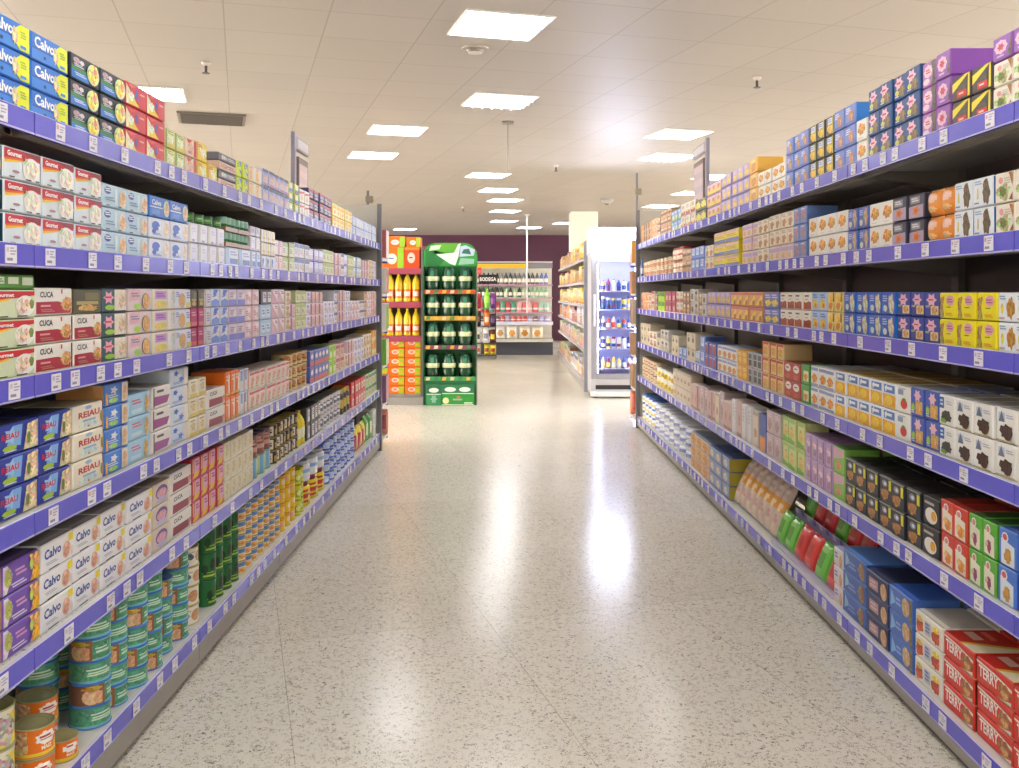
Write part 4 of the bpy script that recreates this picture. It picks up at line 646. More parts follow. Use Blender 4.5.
runs('right', 4, [(637, 654, 5, [('tan_far', 3, .07)]), (654.5, 672, 5, [('yellowtin_far', 2, .09)]), (672.5, 690, 5, [('slim_cream', 2, .12)])] + mixed(690.5, 757, 16, ['slim_white', 'slim_cream', 'slim_pink', 'slim_white', 'pinkjuice'], [(1, .21)], 41, .28) + [
    (757.5, 765, 1, [('tilt_blue', 1, .21)]), (765.5, 780, 2, [('pinkjuice', 2, .126)]), (780.5, 802.5, 3, [('apple', 2, .13)]), (804, 831, 4, [('lilacpack', 2, .112)], 1), (831.5, 843, 1, [('greenpink', 2, .112)], 1),
    (843.5, 919, 6, [('blackfood', 2, .1)], 1), (919.5, 937, 1, [('blackfood_white', 2, .1)], 1), (938, 966.5, 2, [('milk_red', 2, .108)], 1), (967, 995.5, 2, [('milk_green', 2, .108)], 1), (996, 1036, 2, [('milk_blue', 2, .108)], 1)])
runs('right', 5, [(637, 652, 4, [('blue_tub_dark', 3, .09)]), (652.5, 688, 7, [('blue_tub', 3, .088)]), (690, 708, 3, [('orange_pack', 3, .088)]), (708.5, 728, 3, [('blue_pack', 3, .09)]),
    (832, 841.5, 1, [('biscuit_white', 3, .08)]), (842, 865.5, 1, [('blue_biscuit_dark', 3, .088)], 1), (866, 888, 1, [('navy_biscuit', 3, .086)], 1), (888.5, 912.5, 1, [('blue_biscuit', 3, .088)], 1),
    (913, 940.5, 1, [('pasta_sauce', 3, .081)], 1), (941, 972.5, 1, [('terry', 3, .081)], 1), (973, 1010.5, 1, [('terry', 3, .081)], 1), (1011, 1056, 1, [('terry', 3, .081)], 1)])

# bottom left: tins set out loosely, some pulled forward (free positions on the shelf)
def loose(key, side, shelf, y, off, w, hs, sets):
    g = D[key]; z = (ZL if side == 'left' else ZR)[shelf]+.001
    for j in range(hs[0]):
        k = key[j % len(key)] if isinstance(key, (list, tuple)) else key
        sets.append((k, y, off, w, hs[1], z, j, hs[0])); z += hs[1]
def loose_tins():
    sets = []
    def stack(keys, y, off, w, n, h):
        z = ZL[5]+.001
        for j in range(n): sets.append((keys[j % len(keys)], y, off, w, h, z, j, n)); z += h
    stack(['yellow_tin'], 2.30, .016, .118, 3, .099); stack(['orange_tin'], 2.507, .016, .108, 2, .081); stack(['orange_tin'], 2.70, .1, .115, 2, .076); stack(['orange_tin'], 2.645, .016, .09, 1, .06)
    y = 2.86
    for i in range(6):
        ks = ['chunks_tin', 'chunks_green'] if i % 2 else ['chunks_green', 'chunks_tin']
        stack(ks, y, .012+.02*rnd.random(), .122, (5, 5, 5, 5, 4, 5)[i], .067)
        stack(['chunks_green', 'chunks_tin'], y-.02, .165, .122, 5, .067)
        y += .142
    no = {}
    for k, y, off, w, h, z, j, n in sets:
        g = D[k]; me, parts, d = product_mesh(k, w, h-.0012)
        o = put(g['kind'], me, None, (-(AL+off), y, z), math.pi/2-.75+(rnd.random()-.5)*(.8 if 'chunk' in k else .5))
        # a tin turns about its own axis
        c = Vector((0, w/2, 0)); rot = Matrix.Rotation(o.rotation_euler.z, 3, 'Z'); want = Vector((-(AL+off+w/2), y, z))
        o.location = want-rot@c
        for pn, pm in parts: put(pn, pm, o)
        pos = no.setdefault(k, {}).setdefault((round(y, 2), off > .15), len(no[k]))
        row = 'topmost' if j == n-1 else 'lowest' if j == 0 else ORD[j]+'-layer'
        tag(o, f"{g['desc']}, {row} in {ordinal(pos)} stack from camera, left bottom shelf", g['cat'], f"left bottom shelf, stacks of {g['desc']}")

# bottom right: leaning pouches and a two-tier display of bagged sweets
def leaning_goods():
    z0 = ZR[5]+.002
    me = None
    def sack(name, w, h, d, base, ops):
        design(name, 'pouch', name, 'bag', name+' x', base, ops, d=d); return product_mesh(name, w, h)[0]
    yof = lambda x: F*(AR+SET)/(x-CX)
    y0, y1 = yof(729), yof(770)
    n = 7; w = (y0-y1)/n
    bag = sack('dessert_pouch', w-.004, .3, .06, '#d9c2b0', [r(0, .42, 1, .66, '#e6a44c'), lines(.15, .1, .85, .36, 3, '#c89c94'), lines(.2, .7, .8, .92, 2, '#c4a8a4'), e(.5, .52, .3, .08, '#f0d0a0')])
    for i in range(n):
        o = put('dessert_pouch', bag, None, (AR+SET+.005, y0-(i+.5)*w, z0+.03), -math.pi/2); o.rotation_euler.x = -.45
        tag(o, f"pink pouch with orange band leaning back, {ordinal(n-1-i)} of seven from camera", 'bag', 'leaning pouches on the right bottom shelf')
    y0, y1 = yof(771), yof(832); n = 6; w = (y0-y1)/n
    cols = ['green', 'green', 'red', 'red', 'green', 'red']
    hexs = {'green': '#62b23c', 'red': '#cc3a38'}
    ms = {c: sack(c+'_sweet_bag', w-.004, .168, .045, hexs[c], [r(.14, .12, .86, .88, {'green': '#7cc858', 'red': '#e05048'}[c]), r(.25, .3, .75, .7, {'green': '#4c9c34', 'red': '#b82c30'}[c])]) for c in ('green', 'red')}
    # the display stand: two sloping steps with a lilac lip between them
    st = empty('display_tray', (AR+SET, y0, z0), -math.pi/2); L = y0-y1
    mb = MB(); mb.box(0, L, .0, .36, 0, .012, lin('#cfc8dc'), 'print'); mb.obj('base', st)
    mb = MB(); mb.box(0, L, .335, .345, .012, .33, lin('#6c5c8c'), 'print'); mb.obj('back_panel', st)
    mb = MB(); mb.box(0, L, .13, .142, .012, .185, lin('#b6acdc'), 'print', .002)
    for k in range(10): mb.face([((k+.2)*L/10, .1296, .165), ((k+.7)*L/10, .1296, .165), ((k+.6)*L/10, .1296, .19), ((k+.1)*L/10, .1296, .19)], lin('#7c70c0' if k % 2 else '#ece8f6'), 'print')
    mb.obj('middle_lip', st)
    mb = MB(); mb.box(0, L, .142, .335, .14, .15, lin('#9c90c0'), 'print'); mb.obj('step', st)
    tag(st, 'lilac cardboard display tray holding green and red sweet bags', 'display')
    for tier, (off, z) in enumerate(((.004, .014), (.155, .152))):
        for i in range(n):
            c = cols[i] if tier == 0 else ['green', 'red', 'red', 'green', 'red', 'red'][i]
            o = put('sweet_bag', ms[c], None, (AR+SET+off, y0-(i+.5)*w, z0+z+.014), -math.pi/2); o.rotation_euler.x = -.36
            tag(o, f"{c} sweet bag, {ordinal(n-1-i)} from camera in {('lower', 'upper')[tier]} tier of display tray", 'bag', 'sweet bags in the display tray')
# ================================================================ shelving
RAIL, RAILTOP = lin('#625ed2'), lin('#e2e0f0')
GREY, DARK, WHITE = lin('#8d877f'), lin('#4c4540'), lin('#d8d4cc')
def tag_mesh(q):
    mb = MB(); w, h = .052, .044
    mb.box(-w/2, w/2, 0, .0016, -h/2, h/2, lin('#e9e7f2'), 'print')
    mb.face([(-w*.42, -.0004, h*.12), (-w*.2, -.0004, h*.12), (-w*.2, -.0004, h*.38), (-w*.42, -.0004, h*.38)], lin(('#d8a0a8', '#c8b8d8', '#d4c4c4')[q % 3]), 'print')
    for k in range(3):
        z = h*(.34-.16*k); mb.face([(-w*.1, -.0004, z-h*.05), (w*(.42-.1*((q+k) % 3)), -.0004, z-h*.05), (w*(.42-.1*((q+k) % 3)), -.0004, z+h*.03), (-w*.1, -.0004, z+h*.03)], lin('#a8a4b8'), 'print')
    mb.face([(-w*.38, -.0004, -h*.36), (w*.12, -.0004, -h*.36), (w*.12, -.0004, -h*.2), (-w*.38, -.0004, -h*.2)], lin('#8c889c'), 'print')
    return mb.mesh('price_tag')

def perforated():
    m, nt, b = new_mat('perforated_deck'); N, K = nt.nodes.new, nt.links.new
    tc = N('ShaderNodeTexCoord'); vo = N('ShaderNodeTexVoronoi'); vo.inputs['Scale'].default_value = 34; vo.inputs['Randomness'].default_value = 0
    K(tc.outputs['Object'], vo.inputs['Vector'])
    lt = N('ShaderNodeMath'); lt.operation = 'LESS_THAN'; lt.inputs[1].default_value = .22; K(vo.outputs['Distance'], lt.inputs[0])
    mx = N('ShaderNodeMix'); mx.data_type = 'RGBA'; mx.inputs[6].default_value = lin('#dcdad4'); mx.inputs[7].default_value = lin('#3a3836')
    K(lt.outputs[0], mx.inputs[0]); K(mx.outputs[2], b.inputs['Base Color']); b.inputs['Roughness'].default_value = .4
    M['perforated'] = m
perforated()
TAGS = [tag_mesh(q) for q in range(3)]

def shelving_bay(side, idx, nb, y0, last):
    Z = ZL if side == 'left' else ZR; L = BAY
    rz = math.pi/2 if side == 'left' else -math.pi/2
    loc = (-AL, y0, 0) if side == 'left' else (AR, y0+L, 0)
    u = empty('shelving_bay', loc, rz)
    pos = ORD[idx]
    tag(u, f"blue-railed supermarket shelving bay, {pos} bay from camera, {side} side of aisle", 'shelving', f'{side} row of shelving')
    q = random.Random(100*idx+(side == 'left'))
    mb = MB(); mb.box(.002, L-.002, .004, .5, .03, Z[5]-.058, lin('#9a948c'), 'paint', .002); mb.box(.002, L-.002, .03, .5, 0, .03, lin('#25221f'), 'paint'); mb.obj('plinth', u)
    mb = MB(); mb.box(.002, L-.002, .47, .485, Z[5], 2.12, lin('#5c524c'), 'paint'); mb.obj('back_panel', u)
    for x in (0.0, L-.03):
        mb = MB(); mb.box(x, x+.03, .44, .47, Z[5], 2.12, lin('#7c766f'), 'paint')
        mb.obj('upright', u)
    for k in range(6):
        z = Z[k]; dep = .469 if k < 5 else .5
        mb = MB()
        mb.box(.002, L-.002, .012, .438, z-.028, z, lin('#d6d1c8'), 'paint' if k < 4 else 'perforated', .0015)
        if k < 5:                                # folded stiffener and the two brackets underneath
            mb.box(.002, L-.002, .06, .085, z-.052, z-.028, lin('#a39c92'), 'paint')
            for x in (.004, L-.034):
                bm = [(x, .06, z-.028), (x, .438, z-.028), (x, .438, z-.1), (x, .06, z-.055)]
                b2 = [(a+.03, b, c) for a, b, c in bm]
                mb.add(bm+b2, [(0, 1, 2, 3), (7, 6, 5, 4), (0, 4, 5, 1), (1, 5, 6, 2), (2, 6, 7, 3), (3, 7, 4, 0)], lin('#8c857c'), 'paint')
        s = mb.obj('shelf', u)
        mb = MB(); mb.box(.003, L-.003, .0005, .0118, z-.054, z+.003, RAIL, 'plastic', .0012)
        mb.box(.003, L-.003, .002, .0118, z+.003, z+.0045, RAILTOP, 'plastic')
        mb.box(.003, L-.003, -.0008, .0005, z-.0535, z-.049, lin('#b8b4ea'), 'plastic'); mb.obj('price_rail', s)
        x = .05+q.random()*.14
        while x < L-.04:
            o = put('price_tag', TAGS[q.randrange(3)], s, (x, -.0024, z-.0245)); o.rotation_euler.y = (q.random()-.5)*.03
            x += .09+q.random()*.2
    if last:                                     # flat end panel with a grey steel edge, taller than the shelves
        e0, e1 = (L+.002, L+.03) if side == 'left' else (-.03, -.002)
        top = 2.285 if side == 'left' else 2.36
        mb = MB(); mb.box(e0, e1, .03, .5, .0, top, lin('#b8b4ac'), 'paint', .002); mb.obj('end_panel', u)
        mb = MB(); mb.box(e0-.004, e1+.006, -.012, .03, 0, top+.01, lin('#77757a'), 'paint', .002); mb.obj('end_post', u)
    return u
def shelving():
    for i in range(6): shelving_bay('left', i, 6, 1.107+BAY*i, i == 5)
    for i in range(7): shelving_bay('right', i, 7, 1.31+BAY*i, i == 6)

# a sign frame standing on top of the shelves
def sign_frame(side, y0, y1, x, z0, z1, panel, label):
    rz = math.pi/2 if side == 'left' else -math.pi/2
    w = abs(y1-y0)
    u = empty('aisle_sign', (x, y0, z0), rz)     # local x runs along the shelf away from the post
    sg = 1 if side == 'left' else -1
    mb = MB(); mb.box(*sorted((0, sg*.05)), 0, .03, 0, z1-z0, lin('#8e8a9c'), 'paint', .003); mb.obj('post', u)
    mb = MB(); mb.box(*sorted((sg*.05, sg*w)), 0, .03, z1-z0-.11, z1-z0-.02, lin('#8a8690'), 'paint', .003)
    mb.box(*sorted((sg*.1, sg*(w-.03))), -.001, 0, z1-z0-.095, z1-z0-.035, lin('#b4b0b4'), 'paint'); mb.obj('arm', u)
    a, b = sorted((sg*.14, sg*(w-.02)))
    mb = MB(); mb.box(a, b, .004, .026, 0, z1-z0-.15, lin('#6e6058'), 'paint', .003)
    for k in range(9):
        z = (z1-z0-.2)*(k+.7)/9.6
        mb.face([(a+.02, .0035, z), (b-.02, .0035, z), (b-.02, .0035, z+(z1-z0-.2)/9.6), (a+.02, .0035, z+(z1-z0-.2)/9.6)], lin(panel if k % 2 else '#b8a0a4'), 'print')
    mb.obj('panel', u)
    tag(u, label, 'sign')

# ================================================================ room
def room_materials():
    m, nt, b = new_mat('terrazzo'); N, K = nt.nodes.new, nt.links.new
    tc = N('ShaderNodeTexCoord'); mp = N('ShaderNodeMapping'); mp.inputs['Rotation'].default_value = (0, 0, -GRID); mp.inputs['Location'].default_value = (-.165, .81, 0); K(tc.outputs['Object'], mp.inputs[0])
    br = N('ShaderNodeTexBrick'); br.offset = 0; br.inputs['Scale'].default_value = 1; br.inputs['Brick Width'].default_value = .9; br.inputs['Row Height'].default_value = 2.44
    br.inputs['Mortar Size'].default_value = .0016; br.inputs['Mortar Smooth'].default_value = .2; br.inputs['Bias'].default_value = 0
    br.inputs['Color1'].default_value = lin('#ece7d8'); br.inputs['Color2'].default_value = lin('#e2dccb'); br.inputs['Mortar'].default_value = lin('#b4a998')
    K(mp.outputs[0], br.inputs[0])
    def chips(scale, thr, colour, prev, seed):
        of = N('ShaderNodeVectorMath'); of.operation = 'ADD'; of.inputs[1].default_value = (seed, seed*2.3, 0); K(tc.outputs['Object'], of.inputs[0])
        nz = N('ShaderNodeTexNoise'); nz.inputs['Scale'].default_value = scale*1.4; K(of.outputs[0], nz.inputs['Vector'])
        ad = N('ShaderNodeMix'); ad.data_type = 'RGBA'; ad.blend_type = 'LINEAR_LIGHT'; ad.inputs[0].default_value = .02; K(of.outputs[0], ad.inputs[6]); K(nz.outputs['Color'], ad.inputs[7])
        vo = N('ShaderNodeTexVoronoi'); vo.inputs['Scale'].default_value = scale; K(ad.outputs[2], vo.inputs['Vector'])
        sx = N('ShaderNodeSeparateColor'); K(vo.outputs['Color'], sx.inputs[0])
        lt = N('ShaderNodeMath'); lt.operation = 'LESS_THAN'; lt.inputs[1].default_value = thr; K(sx.outputs[0], lt.inputs[0])
        l2 = N('ShaderNodeMath'); l2.operation = 'LESS_THAN'; l2.inputs[1].default_value = .5; K(vo.outputs['Distance'], l2.inputs[0])
        mu = N('ShaderNodeMath'); mu.operation = 'MULTIPLY'; K(lt.outputs[0], mu.inputs[0]); K(l2.outputs[0], mu.inputs[1])
        mx = N('ShaderNodeMix'); mx.data_type = 'RGBA'; K(mu.outputs[0], mx.inputs[0]); K(prev, mx.inputs[6]); mx.inputs[7].default_value = lin(colour)
        return mx.outputs[2]
    c = chips(85, .34, '#ede8dc', br.outputs['Color'], 1.7)
    c = chips(105, .16, '#bcA98e', c, 3.1)
    c = chips(110, .10, '#8c8474', c, 5.3)
    c = chips(100, .045, '#57524b', c, 8.9)
    n2 = N('ShaderNodeTexNoise'); n2.inputs['Scale'].default_value = .7; n2.inputs['Detail'].default_value = 3; K(tc.outputs['Object'], n2.inputs['Vector'])
    mr = N('ShaderNodeMapRange'); mr.inputs[3].default_value = .9; mr.inputs[4].default_value = 1.08; K(n2.outputs[0], mr.inputs[0])
    sv = N('ShaderNodeVectorMath'); sv.operation = 'SCALE'; K(c, sv.inputs[0]); K(mr.outputs[0], sv.inputs['Scale'])
    K(sv.outputs[0], b.inputs['Base Color'])
    r2 = N('ShaderNodeMapRange'); r2.inputs[3].default_value = .16; r2.inputs[4].default_value = .24; K(n2.outputs[0], r2.inputs[0]); K(r2.outputs[0], b.inputs['Roughness'])
    b.inputs['Specular IOR Level'].default_value = .18
    M['terrazzo'] = m
    m, nt, b = new_mat('ceiling_tile'); N, K = nt.nodes.new, nt.links.new
    tc = N('ShaderNodeTexCoord'); mp = N('ShaderNodeMapping'); mp.inputs['Rotation'].default_value = (0, 0, -GRID); mp.inputs['Location'].default_value = (.1, .05, 0); K(tc.outputs['Object'], mp.inputs[0])
    br = N('ShaderNodeTexBrick'); br.offset = 0; br.inputs['Scale'].default_value = 1; br.inputs['Brick Width'].default_value = .65; br.inputs['Row Height'].default_value = .61; br.inputs['Mortar Size'].default_value = .005
    br.inputs['Color1'].default_value = lin('#b9b1a8'); br.inputs['Color2'].default_value = lin('#b5ada4'); br.inputs['Mortar'].default_value = lin('#9f978e'); br.inputs['Bias'].default_value = 0
    K(mp.outputs[0], br.inputs[0]); K(br.outputs['Color'], b.inputs['Base Color'])
    b.inputs['Roughness'].default_value = .5; b.inputs['Specular IOR Level'].default_value = .4
    bu = N('ShaderNodeBump'); bu.inputs['Strength'].default_value = .25; bu.inputs['Distance'].default_value = .004; bu.invert = True
    K(br.outputs['Fac'], bu.inputs['Height']); K(bu.outputs[0], b.inputs['Normal'])
    M['ceiling_tile'] = m
    m, nt, b = new_mat('plum_wall'); N, K = nt.nodes.new, nt.links.new
    tc = N('ShaderNodeTexCoord'); nz = N('ShaderNodeTexNoise'); nz.inputs['Scale'].default_value = 1.2; K(tc.outputs['Object'], nz.inputs['Vector'])
    cr = N('ShaderNodeValToRGB'); cr.color_ramp.elements[0].color = lin('#3a1122'); cr.color_ramp.elements[1].color = lin('#48183a'); K(nz.outputs[0], cr.inputs[0]); K(cr.outputs[0], b.inputs['Base Color']); b.inputs['Roughness'].default_value = .45
    M['plum'] = m
    m, nt, b = new_mat('cream_wall'); N, K = nt.nodes.new, nt.links.new
    tc = N('ShaderNodeTexCoord'); nz = N('ShaderNodeTexNoise'); nz.inputs['Scale'].default_value = 3; K(tc.outputs['Object'], nz.inputs['Vector'])
    cr = N('ShaderNodeValToRGB'); cr.color_ramp.elements[0].color = lin('#d8d2c6'); cr.color_ramp.elements[1].color = lin('#e2dccf'); K(nz.outputs[0], cr.inputs[0]); K(cr.outputs[0], b.inputs['Base Color']); b.inputs['Roughness'].default_value = .6
    M['cream'] = m
    m, nt, b = new_mat('clear_glass'); N, K = nt.nodes.new, nt.links.new
    nt.nodes.remove(b); tr = N('ShaderNodeBsdfTransparent'); gl = N('ShaderNodeBsdfGlossy'); gl.inputs['Roughness'].default_value = .03; fr = N('ShaderNodeFresnel'); fr.inputs[0].default_value = 1.4
    mx = N('ShaderNodeMixShader'); K(fr.outputs[0], mx.inputs[0]); K(tr.outputs[0], mx.inputs[1]); K(gl.outputs[0], mx.inputs[2]); K(mx.outputs[0], nt.nodes['Material Output'].inputs[0])
    M['glass'] = m
    M['lamp'] = emit('lamp_diffuser', '#f8f9fb', 17.0)
    M['header_light'] = emit('fridge_header_light', '#dde4ff', 22.0)
    M['fridge_tube'] = emit('fridge_tube_light', '#ccd2ff', 34.0)

UP = 11500
XW, YF, YB, CZ = 20.0, -5.0, 29.0, 3.255
def room():
    room_materials()
    def slab(name, x0, x1, y0, y1, z0, z1, mat):
        mb = MB(); mb.box(x0, x1, y0, y1, z0, z1, lin('#cccccc'), mat); return struct(mb.obj(name))
    slab('floor', -XW, XW, YF, YB, -.1, 0, 'terrazzo')
    slab('ceiling', -XW, XW, YF, YB, CZ, CZ+.1, 'ceiling_tile')
    slab('wall_back', -XW, XW, YB, YB+.1, 0, CZ, 'plum')
    slab('wall_left', -XW-.1, -XW, YF, YB, 0, CZ, 'cream')
    slab('wall_right', XW, XW+.1, YF, YB, 0, CZ, 'cream')
    slab('wall_front', -XW, XW, YF-.1, YF, 0, CZ, 'cream')
    mb = MB(); mb.box(1.34, 1.94, 20.6, 21.2, 0, CZ, lin('#ccc'), 'cream', .01); struct(mb.obj('pillar'))

def ceiling_light(x, y, louver, label, s=.57):
    u = empty('ceiling_light', (x, y, CZ), GRID)
    h = s/2
    mb = MB()
    for a, b, c, d in ((-h-.012, h+.012, -h-.012, -h), (-h-.012, h+.012, h, h+.012), (-h-.012, -h, -h, h), (h, h+.012, -h, h)):
        mb.box(a, b, c, d, -.012, -.0005, lin('#e6e4e0'), 'paint')
    mb.obj('frame', u)
    mb = MB(); mb.box(-h, h, -h, h, -.006, -.001, lin('#fff'), 'lamp'); mb.obj('diffuser', u)
    if louver:
        mb = MB()
        for k in range(1, 6):
            a = -h+k*s/6
            mb.box(a-.004, a+.004, -h, h, -.03, -.0065, lin('#dcdcdc'), 'paint')
        for k in range(1, 4):
            a = -h+k*s/4
            mb.box(-h, h, a-.004, a+.004, -.03, -.0065, lin('#dcdcdc'), 'paint')
        mb.obj('louver', u)
    else:
        mb = MB(); mb.box(-h, h, -.012, .012, -.014, -.0065, lin('#cfcfcf'), 'paint'); mb.obj('divider', u)
    tag(u, label, 'light', 'square ceiling lights'); return u

def ceiling_things():
    px = lambda x, y: ((x-CX)*(CZ-H)/(HY-y), F*(CZ-H)/(HY-y))
    seen = [(500, 25, 0, 'large square ceiling light nearest above the aisle'), (499.5, 100.5, 1, 'louvered ceiling light behind the smoke detector'), (397, 130, 0, 'ceiling light above left shelving, nearer of two'), (373, 155, 0, 'ceiling light above left shelving, farther of two'),
            (150, 93, 0, 'ceiling light half hidden behind red salad packs'), (487.5, 175, 0, 'ceiling light beside hanging rod, nearest of middle row'), (498, 190, 0, 'second ceiling light of the far middle row'), (505, 200, 0, 'third ceiling light of the far middle row'),
            (505, 211, 0, 'fourth ceiling light of the far middle row'), (504, 221, 0, 'fifth ceiling light of the far middle row'), (678, 134, 0, 'ceiling light above right shelving, nearest'), (667, 157, 1, 'louvered ceiling light left of the right sign frame'),
            (716, 177, 0, 'ceiling light just right of the right sign frame'), (692, 193, 0, 'ceiling light low beside the right sign frame'), (405, 229, 0, 'ceiling light above the orange drinks shelf'), (529, 227.5, 0, 'ceiling light above the white pole, farthest'), (566, 223, 0, 'ceiling light left of the cream pillar'), (660, 206, 0, 'ceiling light above far end of right shelving')]
    for x, y, lv, lab in seen:
        X, Y = px(x, y); ceiling_light(X, Y, lv, lab)
    k = 0
    for y in (-3.2, -.6, 2.0, 4.2):
        for x in (-2.4, 0.0, 2.4):
            if y > 3.5 and abs(x) < 3: continue
            ceiling_light(x, y, 0, 'square ceiling light over the near end of the aisle'); k += 1
    for x in (-15, -10.5, -6.6, 6.6, 10.5, 15):
        for y in (0, 4, 8, 12, 16, 20, 24):
            ceiling_light(x, y, 0, 'square ceiling light over a neighbouring aisle'); k += 1
    X, Y = px(475, 48)
    u = empty('smoke_detector', (X, Y, CZ))
    mb = MB(); mb.lathe([(.095, -.012), (.1, -.006), (.1, -.0005)], 24, lambda a, k: lin('#b8b0a4'), 'paint'); mb.obj('base', u)
    mb = MB(); mb.lathe([(.03, -.04), (.055, -.036), (.07, -.0125)], 24, lambda a, k: lin('#8c8478') if k else lin('#d8d0c4'), 'paint'); mb.obj('sensor_head', u)
    tag(u, 'round beige smoke detector on the ceiling', 'smoke detector')
    X, Y = px(212, 118)
    u = empty('air_vent', (X, Y, CZ), GRID+.02)
    mb = MB(); mb.box(-.33, .33, -.3, .3, -.02, -.0005, lin('#766d64'), 'paint', .002); mb.obj('frame', u)
    mb = MB()
    for k in range(12): mb.box(-.3, .3, -.27+k*.046, -.25+k*.046, -.028, -.0205, lin('#5d554e'), 'paint')
    mb.obj('louver', u)
    tag(u, 'dark grey rectangular air vent in the ceiling', 'vent')
    for x, y, lab in ((206, 62, 'sprinkler head in the ceiling above left shelving'), (757, 77, 'sprinkler head in the ceiling above right shelving'), (556, 165, 'small sprinkler head in mid ceiling'), (463, 207, 'far sprinkler head left of the aisle')):
        X, Y = px(x, y); u = empty('sprinkler', (X, Y, CZ))
        mb = MB(); mb.lathe([(.02, -.03), (.035, -.012), (.035, -.0005)], 14, lambda a, k: lin('#c8c0b8'), 'paint'); mb.obj('rosette', u)
        mb = MB(); mb.tube((0, 0, -.085), (0, 0, -.03), .011, lin('#4c4440')); mb.lathe([(.03, -.09), (.03, -.085)], 12, lambda a, k: lin('#5c5450'), 'paint'); mb.obj('nozzle', u)
        tag(u, lab, 'sprinkler')
    X, Y = px(607, 199); u = empty('alarm_sounder', (X, Y, CZ))
    mb = MB(); mb.lathe([(.05, -.09), (.11, -.05), (.12, -.0005)], 18, lambda a, k: lin('#a8a4a0'), 'paint'); mb.obj('dome', u)
    mb = MB(); mb.lathe([(.03, -.11), (.04, -.0905)], 12, lambda a, k: lin('#5c5854'), 'paint'); mb.obj('lens', u); tag(u, 'grey dome fixture on ceiling above the fridge', 'alarm')
    # hanging rods
    X, Y = px(508, 122); u = empty('hanging_rod', (X, Y, CZ))
    mb = MB(); mb.box(-.06, .06, -.06, .06, -.02, -.0005, lin('#8c847c'), 'paint', .002); mb.obj('ceiling_plate', u)
    mb = MB(); mb.tube((0, 0, -.52), (0, 0, -.02), .006, lin('#8c857c')); mb.obj('rod', u)
    tag(u, 'thin metal rod hanging from the ceiling over the aisle', 'rod')
    X, Y = px(527, 232); Y = 21.4; X = (527-CX)*Y/F
    u = empty('white_pole', (X, Y, 0))
    mb = MB(); mb.tube((0, 0, 1.0), (0, 0, CZ-.001), .018, lin('#e6e2e6'), n=10); mb.obj('tube', u)
    mb = MB(); mb.tube((0, 0, CZ-.03), (0, 0, CZ-.0012), .06, lin('#d8d4d4'), n=12); mb.obj('flange', u)
    tag(u, 'thin white pole dropping from ceiling to the wine shelf', 'pole')

